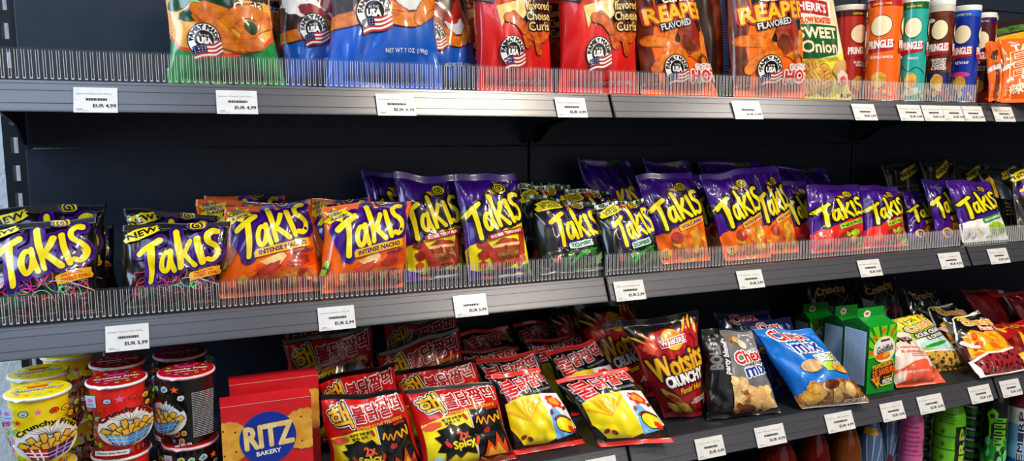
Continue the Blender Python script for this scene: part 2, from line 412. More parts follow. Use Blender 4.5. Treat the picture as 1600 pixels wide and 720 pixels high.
def logo(A, cx, cy, w, rot, fill='yellow', outl=(('black', .16),), h=None, swirl='yellow', swirl_line='black'):
    s = w/2.95; sy = (h/1.28) if h else s*1.65
    c, q = math.cos(math.radians(rot)), math.sin(math.radians(rot))
    def T(p):
        x, y = (p[0]-1.44)*s, (p[1]-.56)*sy + (p[0]-1.44)*.02*sy
        return (cx+c*x-q*y, cy+q*x+c*y)
    ls = [(smooth_line([T(p) for p in pts], 3), a, b) for pts, a, b in LOGO]
    k = (s*1.25+sy*.28)*.76
    for m, d in outl:
        keep = False
        for pts, a, b in ls: A.stroke(pts, (a+2*d)*k, m, (b+2*d)*k, keep=keep); keep = True
        p = T((2.16, 1.36)); A.ell(p[0], p[1], (.2+d*.4)*sy, (.17+d*.4)*sy, m, keep=True)
    keep = False
    for pts, a, b in ls: A.stroke(pts, a*k, fill, b*k, keep=keep); keep = True
    p = T((2.16, 1.36)); A.ell(p[0], p[1], .21*sy, .17*sy, swirl, keep=True)
    sp = [(p[0]+.19*sy*(1-i/26)*math.cos(i*.52+2.6), p[1]+.15*sy*(1-i/26)*math.sin(i*.52+2.6)) for i in range(25)]
    A.stroke(sp, .045*sy, swirl_line)
def banner(A, cx, cy, w, h, rot, m, txt, tm, th=None, fringe=False):
    c, q = math.cos(math.radians(rot)), math.sin(math.radians(rot))
    if fringe: pts = [(-.5, -.45), (-.3, -.5), (.35, -.42), (.52, -.3), (.46, -.05), (.54, .15), (.45, .3), (.5, .48), (-.2, .5), (-.46, .38), (-.42, .1), (-.54, -.1)]
    else: pts = [(-.5, -.5), (.44, -.5), (.5, -.2), (.47, .1), (.5, .5), (-.45, .5), (-.5, .2)]
    A.poly([(cx+c*x*w-q*y*h, cy+q*x*w+c*y*h) for x, y in pts], m)
    if txt: A.text(txt, cx, cy, th or h*.55, tm, w=w*.84, rot=rot, dil=h*.03)
def blobs(A, x0, y0, x1, y1, n, mats, r0, r1, seed=1, asp=(.6, 1.3), jit=.15):
    R = random.Random(seed); A.inc = .3
    for i in range(n):
        r = R.uniform(r0, r1); A.ell(R.uniform(x0, x1), R.uniform(y0, y1), r, r*R.uniform(*asp), R.choice(mats), R.uniform(0, 180), 12, jit, seed+i)
    A.inc = 1
def curls(A, items, m='curl', shade='curlhot'):
    for (x, y, l, w, r, b) in items:
        c, q = math.cos(math.radians(r)), math.sin(math.radians(r)); pts = smooth_line([(x-c*l/2, y-q*l/2), (x-q*b, y+c*b), (x+c*l/2, y+q*l/2)], 5)
        A.stroke(pts, w*1.12, shade); A.stroke(pts, w, m)
def emblem(A, cx, cy, r):
    """round badge with a waving flag"""
    A.ell(cx, cy, r, r, 'black', n=36); A.ell(cx, cy, r*.93, r*.93, 'white', n=36); A.ell(cx, cy, r*.56, r*.56, 'black', n=30)
    A.text('FAMILY MADE', cx, cy+r*.75, r*.26, 'black', w=r*2.45, arc=r*.75, dil=r*.022)
    A.text('IN THE', cx, cy+r*.24, r*.13, 'white', w=r*.55); A.text('USA', cx, cy-r*.06, r*.34, 'white', w=r*.78, dil=r*.03)
    def fl(u, v): return (cx-r*.58+u*r*1.65 - v*.1*r, cy-r*1.2+v*r*.74+u*r*.42+math.sin(u*7)*r*.07)
    n = 12
    for k in range(7):
        P = [fl(i/n, k/7) for i in range(n+1)] + [fl(i/n, (k+1)/7) for i in range(n, -1, -1)]
        A.poly(P, 'brickred' if k % 2 == 0 else 'white', keep=k > 0)
    P = [fl(i/n*.42, .43) for i in range(n+1)] + [fl(i/n*.42, 1) for i in range(n, -1, -1)]; A.poly(P, 'navy')
    for i in range(4):
        for j in range(3): p = fl(.05+i*.1, .52+j*.17); A.ell(p[0], p[1], r*.025, r*.025, 'white', n=5, keep=(i+j) > 0)
def scribble(A, x0, y0, x1, y1, n, cols, w, seed):
    R = random.Random(seed)
    for i in range(n):
        x, y = R.uniform(x0, x1), R.uniform(y0, y1); a = R.uniform(0, 6.3); pts = []; da = R.choice([-1, 1])*R.uniform(.3, .8)
        st = (x1-x0)*R.uniform(.04, .075)
        for k in range(R.randint(6, 11)):
            pts.append((x, y)); x += st*math.cos(a); y += st*math.sin(a); a += da; da *= R.uniform(.85, 1.06)
            x = min(max(x, x0), x1); y = min(max(y, y0*.6), y1)
        A.stroke(smooth_line(pts, 2), w, cols[i % len(cols)], w*.4, keep=(i % 3 != 0))

@design('dragon', 1.04, 'black')
def _(A, W):
    scribble(A, .08, .04, W-.08, .46, 34, ['hotpink', 'mint', 'violet', 'magenta', 'salmon'], .013, 4)
    A.ell(.3, .17, .16, .09, 'dkgreen', jit=.2); A.ell(.62, .14, .24, .06, 'maroon', jit=.2); scribble(A, .14, .06, W-.2, .42, 24, ['mint', 'hotpink', 'magenta', 'salmon'], .010, 9)
    logo(A, .57, .62, .80, 11, outl=(('purple', .12), ('dkpurple', .06)), h=.5)
    banner(A, .19, .87, .33, .12, 17, 'yellow', 'NEW', 'black', .06, True)
    banner(A, .84, .37, .32, .10, 16, 'gold', '', 'red'); A.text('DRAGON', .82, .39, .028, 'red', w=.17, rot=16, dil=0.0012); A.text('SWEET CHILI', .85, .355, .03, 'red', w=.24, rot=16, dil=0.0012)
    A.stroke(smooth_line([(.62, .32), (.8, .31), (W-.05, .22)], 4), .008, 'silver')
@design('nacho', 1.02, 'orange')
def _(A, W):
    A.ell(.68, .30, .34, .10, 'deeporange', 10, jit=.12); A.poly([(.38, .33), (.62, .42), (.66, .37), (.55, .24)], 'cheese'); A.ell(.78, .31, .12, .07, 'roll', 20, jit=.15); A.ell(.45, .22, .17, .06, 'roll', 30, jit=.15)
    A.ell(.64, .18, .22, .06, 'nachofood', 10, jit=.2); A.poly([(.48, .13), (.75, .2), (.72, .06)], 'chip'); A.ell(.86, .17, .10, .06, 'roll', -20); A.ell(.30, .12, .1, .05, 'nachofood', 40); blobs(A, .2, .05, .95, .2, 12, [F('roll'), F('chip'), F('nachofood')], .02, .05, 3)
    A.poly([(.12, .52), (.2, .4), (.42, .45), (.62, .52), (.9, .60), (.98, .78), (.93, .96), (.72, 1), (.6, .9), (.4, .86), (.12, .82), (.05, .7)], 'purple')
    logo(A, .54, .70, .80, 12, outl=(('purple', .17), ('dkpurple', .09)), h=.47, swirl_line='dkpurple')
    A.ell(.9, .66, .018, .018, 'dkpurple')
    A.poly([(.01, .82), (.06, .87), (.02, .93), (.1, .93), (.12, .99), (.18, .94), (.27, .97), (.25, .91), (.31, .86), (.22, .83), (.2, .78), (.13, .81), (.07, .77)], 'yellow')
    A.text('NEW', .12, .935, .038, 'purple', w=.12, rot=10, dil=0.0018); A.text('CHEESY', .14, .89, .035, 'purple', w=.17, rot=10, dil=0.0018); A.text('FLAVOR!', .17, .845, .035, 'purple', w=.17, rot=10, dil=0.0018)
    banner(A, .63, .465, .60, .085, 10, 'gold', 'INTENSE NACHO', 'dkpurple', .045); A.text('NON-SPICY', .84, .42, .035, 'dkpurple', w=.22, rot=10, dil=0.0018)
    A.stroke([(.02, .22), (.06, .34)], .05, 'lime'); A.text('t', .045, .28, .07, 'dkgreen', rot=60, dil=0.0024)
def purple_base(A, W, zone, ban, txt, tm, swoop=True):
    pts = [(0, 0), (W, 0), (W, .60), (W*.8, .555), (W*.6, .50), (W*.4, .43), (W*.2, .385), (W*.05, .36), (0, .32)]
    A.poly(pts, zone)
    if swoop: A.ell(W*.55, .87, .10, .03, 'brown', -10); A.ell(W*.52, .88, .05, .02, 'gold', -10)
def purple_logo(A, W):
    logo(A, W*.50, .655, W*.92, 14, outl=(('black', .11),), h=.36)
@design('teriyaki', .62, 'purple')
def _(A, W):
    purple_base(A, W, 'yellow', None, '', '')
    A.ell(W*.6, .27, .17, .14, 'burger', jit=.06); A.ell(W*.62, .35, .13, .05, 'roll', 12); A.stroke([(W*.32, .33), (W*.86, .36)], .03, 'cheese'); A.stroke([(W*.35, .25), (W*.9, .27)], .035, 'pretzel'); A.stroke([(W*.4, .18), (W*.88, .2)], .03, 'salsa')
    blobs(A, W*.35, .14, W*.9, .36, 10, [F('chilli'), F('roll'), F('burger')], .02, .045, 7)
    A.stroke([(W*.24, .36), (W*.36, .26), (W*.47, .12)], .085, 'roll', .07); A.stroke([(W*.9, .47), (W*.88, .33), (W*.8, .16)], .07, 'roll', .06); A.ell(W*.22, .37, .055, .045, 'chilli', 30); A.ell(W*.9, .48, .035, .04, 'chilli')
    A.ell(W*.22, .26, .05, .045, 'chilli', jit=.15); A.ell(W*.21, .17, .04, .035, 'salsa', jit=.15)
    A.poly([(0, 0), (W, 0), (W, .10), (W*.6, .12), (W*.3, .09), (0, .13)], 'purple'); A.rect(W*.48, .04, W*.86, .075, 'cheese', 3); A.rect(W*.2, .03, W*.45, .06, 'roll', 3); blobs(A, W*.85, .06, W*.98, .14, 4, [F('leaves')], .02, .04, 2)
    purple_logo(A, W); banner(A, W*.62, .46, W*.62, .055, 12, 'crimson', 'KOBE TERIYAKI', 'white', .026)
@design('volcano', .62, 'purple')
def _(A, W):
    purple_base(A, W, 'orange', None, '', '')
    A.ell(W*.62, .24, .24, .17, 'nachofood', jit=.1); blobs(A, W*.3, .05, W*.95, .36, 16, [F('flame'), F('nachofood'), F('curl')], .03, .08, 5); A.stroke([(W*.75, .38), (W*.68, .15)], .07, 'chip'); A.stroke([(W*.4, .33), (W*.55, .12)], .075, 'nachofood'); A.ell(W*.36, .31, .06, .07, 'roll', 20)
    A.ell(W*.15, .15, .06, .05, 'gold'); A.text('!!', W*.15, .15, .06, 'brown', dil=0.0024)
    purple_logo(A, W); banner(A, W*.68, .47, W*.56, .07, 20, 'gold', 'VOLCANO', 'purple', .034)
@design('nitro', .66, 'purple')
def _(A, W):
    purple_base(A, W, 'brightred', None, '', '')
    A.ell(W*.7, .22, .19, .14, 'chilli', jit=.1); blobs(A, W*.5, .08, W*.95, .32, 9, [F('lime'), F('leaf'), F('flame')], .03, .06, 8); A.ell(W*.22, .2, .05, .06, 'salmon'); A.ell(W*.74, .3, .07, .05, 'lime', 20)
    purple_logo(A, W); banner(A, W*.66, .44, W*.52, .075, 18, 'lime', 'NITRO', 'dkgreen', .036)
@design('fuego', .62, 'purple')
def _(A, W):
    A.ell(W*.66, .22, .21, .2, 'brown', jit=.05); A.ell(W*.68, .22, .18, .17, 'nachofood', jit=.08); blobs(A, W*.45, .06, W*.9, .36, 11, [F('flame'), F('curl'), F('burger')], .03, .06, 4); A.ell(W*.25, .16, .07, .09, 'gold', 30); A.ell(W*.25, .16, .04, .06, 'purple', 30)
    purple_logo(A, W); banner(A, W*.62, .44, W*.5, .07, 22, 'gold', 'SALSA', 'brown', .034)
@design('guac', .66, 'purple')
def _(A, W):
    A.poly([(0, 0), (W, 0), (W, .52), (W*.75, .46), (W*.5, .40), (W*.25, .38), (0, .33)], 'white')
    A.ell(W*.74, .22, .16, .11, 'lime', jit=.12); blobs(A, W*.55, .12, W*.92, .3, 8, [F('leaf'), F('leaves'), F('lime')], .02, .05, 4); A.stroke([(W*.3, .22), (W*.38, .14)], .03, 'gold')
    purple_logo(A, W); banner(A, W*.66, .40, W*.5, .085, 18, 'leaf', 'GUACAMOLE', 'white', .032)
@design('zombie', .80, 'blackgreen')
def _(A, W):
    A.poly([(W*.1, .4), (W*.3, .46), (W*.3, .3), (W*.5, .3), (W*.5, .02), (W*.1, .02)], 'blackgreen')
    A.stroke([(W*.02, .75), (W*.12, .6), (W*.2, .62), (W*.22, .45), (W*.3, .4), (W*.28, .3), (W*.4, .26)], .007, 'silver')
    blobs(A, W*.35, .02, W*.98, .3, 16, [F('leaves'), F('leafbrown'), F('dkgreen')], .04, .09, 6, (.35, .6)); A.stroke(smooth_line([(W*.45, .1), (W*.6, .22), (W*.85, .3)], 4), .05, 'leaf', .02); A.stroke(smooth_line([(W*.55, .04), (W*.8, .12), (W*.97, .25)], 4), .04, 'leaves', .02)
    for i in range(3): A.stroke([(W*(.2+.03*i), .12), (W*(.2+.03*i), .2)], .012, 'deeporange')
    logo(A, W*.58, .61, W*.78, 12, outl=(('purple', .11), ('black', .05)), h=.46)
    for i in range(11):
        x = W*i/11; A.poly([(x, .955), (x+.04, .955), (x+.05, .995), (x+.01, .995)], 'leaves' if i % 2 else 'paleteal', keep=i > 0)
    banner(A, W*.22, .85, W*.38, .12, 14, 'yellow', '', 'black', .04, True); A.text('LIMITED', W*.23, .875, .035, 'dkgreen', w=W*.27, rot=14, dil=0.0018); A.text('EDITION', W*.24, .835, .035, 'dkgreen', w=W*.25, rot=14, dil=0.0018)
    for i in range(4): A.stroke([(W*(.47+.045*i), .86), (W*(.475+.045*i), .94)], .018, 'gold' if i % 2 else 'salmon')
    banner(A, W*.60, .345, W*.38, .085, 12, 'paleteal', 'ZOMBIE', 'dkgreen', .045)
@design('blackfire', .7, 'black')
def _(A, W):
    logo(A, W*.55, .66, W*.85, 12, outl=(('purple', .16),), h=.4); banner(A, W*.25, .9, W*.5, .12, 15, 'yellow', 'NEW', 'black', .05, True); A.ell(W*.3, .22, .11, .08, 'lime', 15); A.ell(W*.3, .24, .09, .06, 'dkgreen', 15); A.ell(W*.5, .32, .1, .05, 'salmon', 20); A.fake(W*.5, .1, W*.9, .3, 6, 'silver')
@design('blackrow', .8, 'black')
def _(A, W):
    banner(A, W*.55, .86, W*.5, .13, 18, 'yellow', 'NEW', 'black', .05, True); A.fake(W*.2, .5, W*.8, .7, 3, 'dkgrey', 5); A.stroke([(W*.1, .3), (W*.9, .45)], .02, 'wine')
@design('blackback', .7, 'black')
def _(A, W):
    A.rect(W*.35, .58, W*.9, .9, 'silver', 4); A.fake(W*.4, .62, W*.85, .86, 7, 'steel', 3); A.stroke([(W*.1, .8), (W*.25, .86), (W*.24, .6)], .07, 'gold')
    for i in range(4): A.stroke([(W*.45, .5-.06*i), (W*.85, .52-.06*i)], .02, 'gold')
    A.rect(W*.5, .05, W*.9, .2, 'wine', 3)
@design('purpleplain', .9, 'purple')
def _(A, W):
    A.stroke([(W*.05, .97), (W*.5, .965)], .01, 'lilac'); A.rect(W*.5, .93, W*.78, .985, 'leaves', 2); A.text('TaKiS', W*.5, .55, .2, 'yellow', w=W*.7, rot=12, dil=0.012)

# --- top shelf
@design('jalapeno', .70, 'green')
def _(A, W):
    A.poly([(0, 1), (W, 1), (W, .40), (W*.98, .32), (W*.86, .25), (W*.6, .20), (W*.35, .19), (W*.08, .25), (0, .34)], 'deeporange'); A.poly([(.0, 1), (W, 1), (W, .42), (W*.96, .34), (W*.84, .27), (W*.58, .225), (W*.33, .215), (W*.09, .27), (0, .37)], 'paleorange')
    A.ell(W*.30, .60, .18, .06, 'pepper', -25, jit=.05); A.ell(W*.40, .50, .22, .06, 'pepper', 15, jit=.06); A.ell(W*.12, .55, .08, .05, 'pepper', 20); A.stroke([(W*.2, .56), (W*.5, .5)], .012, 'mint')
    A.text('Cheese', W*.82, .58, .05, 'black', w=.22, dil=0.0048); A.otext('Curls', W*.76, .515, .05, 'cream', [('dkbrown', .012)], w=.19, rot=4, dil=0.0018)
    curls(A, [(W*.55, .42, .34, .075, -30, .03), (W*.72, .42, .30, .08, 10, .06), (W*.45, .36, .3, .075, -40, .02), (W*.8, .34, .25, .07, 40, .03), (W*.6, .30, .3, .07, -8, -.03), (W*.35, .40, .24, .06, -60, .02)], 'curl', 'curlhot')
    A.ell(W*.76, .38, .035, .045, 'pepper', 30); blobs(A, 0, .02, W, .19, 26, [F('dkgreen'), F('green')], .02, .05, 3)
    emblem(A, W*.32, .30, .105); A.text('NET WT 7 OZ (198g)', W*.62, .10, .022, 'dkgreen', w=.3)
@design('bluecurl', .70, 'blue')
def _(A, W):
    A.poly([(0, 1), (W, 1), (W, .42), (W*.7, .37), (W*.4, .36), (W*.15, .35), (0, .42)], 'dkbrown'); A.ell(W*.3, .62, .2, .1, 'white', jit=.12); A.ell(W*.75, .52, .18, .07, 'silver', 10, jit=.15)
    for x, y, l, r in ((W*.55, .6, .2, -40), (W*.35, .55, .2, -20), (W*.75, .62, .22, 60), (W*.9, .55, .2, -50), (W*.5, .48, .18, -60)): A.ell(x, y, l*.55, .05, 'chilli', r, jit=.06)
    curls(A, [(W*.2, .44, .3, .085, 25, -.05), (W*.45, .41, .3, .085, -10, .05), (W*.72, .42, .28, .08, 12, -.04), (W*.9, .45, .2, .07, 40, .03)], 'curl', 'rust')
    emblem(A, W*.36, .42, .115); A.text('NET WT 7 OZ. (198g)', W*.66, .20, .032, 'white', w=.27, rot=2)
@design('pizza', .62, 'red')
def _(A, W):
    A.poly([(W*.28, 1), (W, 1), (W, .44), (W*.9, .36), (W*.65, .36), (W*.38, .43), (W*.28, .6)], 'dkbrown')
    A.poly([(W*.2, .72), (W*.72, .66), (W*.66, .50), (W*.28, .45), (W*.2, .52)], 'salsa'); blobs(A, W*.25, .53, W*.65, .66, 9, [F('brickred'), F('cheese'), F('flame')], .02, .05, 4); A.poly([(W*.22, .53), (W*.68, .58), (W*.64, .49), (W*.5, .43), (W*.45, .47), (W*.36, .41), (W*.33, .46), (W*.27, .40)], 'cheese')
    A.otext('PIZZA', W*.58, .645, .10, 'deeporange', [('black', .014)], w=W*.75, dil=0.0048)
    curls(A, [(W*.52, .385, .2, .06, -55, .02), (W*.80, .40, .22, .07, 20, -.05), (W*.70, .335, .16, .055, -60, .02), (W*.45, .42, .15, .055, -30, .02)], 'curlhot', 'rust')
    for i, s in enumerate(('flavored', 'Cheese', 'Curls')): A.otext(s, W*.78, .535-.062*i, .05, 'cheese', [('black', .009)], w=W*(.36-.04*(i == 2)), rot=5, dil=0.0012)
    A.rect(W*.0, .565, W*.2, .585, 'black', -18); emblem(A, W*.40, .255, .095); A.text('NET WT 7 OZ (198g)', W*.62, .09, .025, 'silver', w=W*.5, rot=2)
@design('reaper', .60, 'orange')
def _(A, W):
    A.poly([(0, .0), (W*.2, 0), (W*.12, .3), (W*.2, .55), (W*.1, 1), (0, 1)], 'rust'); A.poly([(W*.15, 1), (W, 1), (W, .42), (W*.86, .36), (W*.7, .34), (W*.5, .32), (W*.3, .38), (W*.22, .5)], 'black')
    A.poly([(W*.85, 1), (W, 1), (W, .3), (W*.9, .34), (W*.95, .5), (W*.86, .58)], 'curl'); curls(A, [(W*.4, .36, .3, .085, 70, .03), (W*.3, .30, .28, .075, -20, .03), (W*.62, .24, .32, .085, -15, .04), (W*.3, .19, .2, .07, 30, .03), (W*.85, .3, .2, .07, 70, .02)], 'curl', 'curlhot')
    A.ell(W*.66, .38, .11, .13, 'reaperpep', -10, jit=.1); A.ell(W*.72, .42, .05, .08, 'chilli', 20, jit=.1); A.ell(W*.6, .33, .05, .06, 'rust', 20, jit=.1)
    A.otext('Carolina', W*.60, .66, .055, 'cream', [('black', .01)], w=W*.6, rot=5, dil=0.0024)
    A.otext('REAPER', W*.55, .555, .11, 'gold', [('brickred', .018), ('black', .006)], w=W*.96, rot=6, dil=0.006); A.otext('FLAVORED', W*.48, .465, .045, 'silver', [('black', .008)], w=W*.46, rot=10, dil=0.0018)
    A.ell(W*.82, .21, .05, .045, 'leafbrown'); A.ell(W*.82, .205, .03, .025, 'orange'); A.otext('EXTRA', W*.83, .165, .028, 'brickred', [('white', .010)], w=W*.3, rot=4); A.otext('HOT', W*.83, .105, .075, 'brightred', [('white', .014)], w=W*.42, rot=4, dil=0.0048)
    emblem(A, W*.40, .145, .10)
@design('reaperback', .6, 'rust')
def _(A, W):
    A.poly([(0, 0), (W*.4, 0), (W*.35, .5), (W*.2, 1), (0, 1)], 'dkbrown'); A.poly([(W*.7, 0), (W, 0), (W, 1), (W*.7, 1)], 'reaperpep'); A.rect(W*.5, 0, W*.58, 1, 'steel'); A.fake(W*.51, .05, W*.57, .95, 60, 'black', 2); blobs(A, W*.1, .7, W*.5, .9, 4, [F('curl')], .04, .07, 3)
@design('onion', .62, 'lemon')
def _(A, W):
    A.poly([(0, .9), (W, .9), (W, .38), (W*.8, .33), (W*.5, .3), (W*.2, .33), (0, .4)], 'cream')
    A.rect(W*.1, .60, W*.74, .74, 'white', -4, r=.02); A.rect(W*.12, .615, W*.72, .725, 'crimson', -4, r=.015); A.text("HERR'S", W*.42, .67, .06, 'white', w=W*.5, rot=-4, dil=0.0036); A.text('SLOW ROASTED', W*.45, .575, .04, 'deeporange', w=W*.55, dil=0.003)
    A.poly([(W*.05, .55), (W*.86, .54), (W*.8, .36), (W*.72, .33), (W*.4, .30), (W*.1, .30)], 'dkgreen'); A.otext('SWEET', W*.46, .485, .075, 'cream', [('black', .006)], w=W*.68, dil=0.0048); A.otext('Onion', W*.46, .385, .085, 'cream', [('black', .006)], w=W*.62, dil=0.0042); A.text('ARTIFICIALLY FLAVORED', W*.5, .29, .028, 'leafbrown', w=W*.6, rot=5)
    for x, y, r in ((W*.25, .21, 20), (W*.50, .15, -70), (W*.3, .14, 40)):
        A.ell(x, y, .12, .085, 'pretzel', r); A.ell(x, y, .114, .08, 'chip', r)
        for k in range(5):
            c, q = math.cos(math.radians(r)), math.sin(math.radians(r)); o = (k-2)*.03; A.stroke([(x+c*o-q*.06, y+q*o+c*.06), (x+c*o+q*.06, y+q*o-c*.06)], .007, 'pretzel', keep=k > 0)
    A.ell(W*.78, .24, .1, .05, 'tan', 20, jit=.1); A.ell(W*.82, .17, .07, .05, 'palepink', jit=.1); A.ell(W*.83, .15, .04, .03, 'salmon'); A.text('POTATO CHIPS', W*.5, .045, .03, 'leafbrown', w=W*.5, rot=2)
    for k in range(3): A.ell(W*(.84+.05*k), .05, .016, .016, 'black' if k != 1 else 'silver')
@design('noodle', 1.0, 'orange')
def _(A, W):
    A.text('TASTY', W*.38, .80, .13, 'white', w=.5, dil=0.0072); A.text('The', .18, .92, .06, 'white', dil=0.0024); A.ell(W*.70, .45, .25, .27, 'white'); A.ell(W*.72, .45, .2, .2, 'blackgreen', jit=.15); blobs(A, W*.6, .3, W*.85, .6, 10, [F('white'), F('teal'), F('meat')], .03, .06, 3)
    for i in range(3): A.rect(.12, .34+.13*i, .36, .44+.13*i, 'cream', 4, r=.02); A.rect(.13, .35+.13*i, .35, .43+.13*i, 'deeporange', 4, r=.02); A.fake(.15, .36+.13*i, .33, .42+.13*i, 2, 'cream', i)
    A.stroke([(.08, .30), (.08, .72), (.38, .75)], .01, 'cream'); A.text('\u8fa3\u725b\u8089', .38, .17, .13, 'cream', w=.6, rot=3, dil=0.0048)
    A.stroke([(0, .5), (.07, .52)], .08, 'silver', cap=False)
@design('noodleside', .5, 'orange')
def _(A, W):
    A.stroke(smooth_line([(W*.4, .1), (W*.55, .4), (W*.35, .75)], 4), .2, 'rust', .12); A.stroke([(0, .5), (W, .52)], .08, 'silver', cap=False); blobs(A, W*.2, .55, W*.7, .8, 7, [F('meat'), F('pretzel'), F('dkbrown')], .03, .08, 5)
@design('yellowpack', 1.6, 'dkbrown')
def _(A, W):
    A.rect(0, .72, W, .84, 'gold'); A.rect(0, .86, W, .93, 'leaves'); A.rect(.1, .15, .75, .6, 'silver'); A.fake(.14, .2, .7, .56, 6, 'dkgrey', 5); A.rect(.9, .1, W, .6, 'maroon'); A.ell(1.2, .4, .2, .2, 'gold', jit=.2); A.fake(1.0, .7, 1.5, .95, 3, 'crimson', 6)
# --- lower shelf
K1, K2 = '\ud575', '\ubd88\ub2ed\uc9e4\ub5a1'
def hangul(A, st, cx, cy, h, w, rot, fill, outl, d0): A.otext(st, cx, cy, h, fill, outl, w=w, rot=rot, dil=d0)
@design('hack', 1.12, 'red', 'black', 'crimson')
def _(A, W):
    hangul(A, K2, .71, .83, .165, .68, 6, 'crimson', [('white', .014)], .006); A.otext(K1, .21, .77, .24, 'gold', [('black', .036), ('white', .028), ('black', .017)], w=.24, rot=14, dil=0.006)
    A.otext('EXTREME BULDAK ZZALDDEOK', .70, .68, .05, 'gold', [('brickred', .008)], w=.62, rot=6, dil=0.0018)
    A.poly([(.05, .55), (.3, .62), (.62, .66), (.64, .08), (.05, .06)], 'yellow'); A.poly([(.63, .67), (W-.07, .70), (W-.05, .12), (.63, .09)], 'black'); A.stroke([(.635, .08), (.635, .66)], .012, 'white')
    A.text('\ub9e4\uc6b4\ub9db \ub450\ubc30 \ub9f5\ub2e4', .42, .60, .035, 'dkbrown', w=.28, rot=8, dil=0.0012); A.text('\uc9e4\ub5a1 \uacfc\uc790', .40, .555, .032, 'dkbrown', w=.2, rot=8, dil=0.0012)
    A.ell(.57, .60, .02, .045, 'brickred', 25); A.ell(.16, .53, .11, .04, 'salmon', 12, jit=.12)
    A.poly([(.2, .48), (.3, .5), (.36, .54), (.44, .5), (.55, .53), (.6, .47), (.72, .44), (.63, .38), (.7, .3), (.6, .28), (.62, .16), (.5, .2), (.42, .14), (.36, .2), (.24, .12), (.25, .22), (.16, .24), (.22, .32), (.15, .4), (.23, .42)], 'black')
    A.text('2x', .49, .40, .10, 'salmon', w=.14, rot=8, dil=0.006); A.text('Spicy', .48, .29, .11, 'yellow', w=.27, rot=6, dil=0.0054)
    for x, r in ((.29, -50), (.65, 70)): A.ell(x, .31, .05, .022, 'brightred', r); A.stroke([(x-.01, .35), (x, .37)], .012, 'leaf')
    fl = [(.68, .52), (.72, .58), (.74, .5), (.79, .57), (.82, .49), (.87, .58), (.92, .5), (.95, .58), (1.0, .52), (1.01, .62)]
    A.stroke(smooth_line(fl, 3), .02, 'flame'); A.stroke([(.86, .665), (1.0, .675)], .03, 'brickred')
    A.poly([(.70, .12), (.78, .3), (.86, .2), (.92, .38), (.98, .22), (1.03, .3), (1.03, .12)], 'deeporange'); A.poly([(.74, .12), (.79, .22), (.86, .15), (.92, .27), (.97, .16), (1.0, .12)], 'gold'); A.ell(.80, .42, .05, .03, 'brickred', 20); A.stroke(smooth_line([(.66, .12), (.8, .06), (.9, .1), (1.02, .07)], 3), .018, 'gold')
    A.rect(.12, .10, .22, .2, 'paleteal'); A.rect(.30, .03, .52, .085, 'white', 2); A.text('KOREA', .41, .058, .04, 'navy', w=.18, dil=0.0024, rot=2)
@design('bul', .92, 'black', 'brightred', 'brightred')
def _(A, W):
    hangul(A, K2[0], W*.20, .77, .25, W*.26, 8, 'red', [('white', .011)], .007); hangul(A, K2[1:], W*.63, .84, .16, W*.56, 6, 'red', [('white', .014)], .006); A.text('BULDAK ZZALDDEOK', W*.72, .71, .025, 'silver', w=W*.35, rot=6)
    A.poly([(W*.06, .60), (W*.3, .66), (W*.6, .66), (W*.62, .12), (W*.45, .08), (W*.14, .1), (W*.04, .3)], 'yellow'); A.poly([(W*.6, .66), (W*.95, .64), (W*.98, .2), (W*.6, .10)], 'white'); A.poly([(W*.62, .4), (W*.72, .5), (W*.9, .24), (W*.86, .14), (W*.6, .1)], 'sky')
    for k in range(6): A.stroke([(W*.3, .36), (W*(.08+.1*k), .60 if k else .5)], .01, 'gold', .04, keep=k > 0)
    A.ell(W*.78, .54, .12, .075, 'brightred', -25, jit=.14); A.ell(W*.78, .54, .075, .042, 'flame', -25)
    A.ell(W*.80, .25, .14, .10, 'black', -15); A.ell(W*.80, .25, .13, .09, 'yellow', -15); A.ell(W*.86, .19, .06, .04, 'brightred', -30, jit=.2); A.stroke(smooth_line([(W*.66, .33), (W*.76, .36), (W*.92, .3)], 3), .03, 'beans')
    for x, y, r in ((W*.16, .19, 30), (W*.24, .16, -40), (W*.9, .45, 30), (W*.66, .42, 60)): A.ell(x, y, .036, .022, 'beans', r)
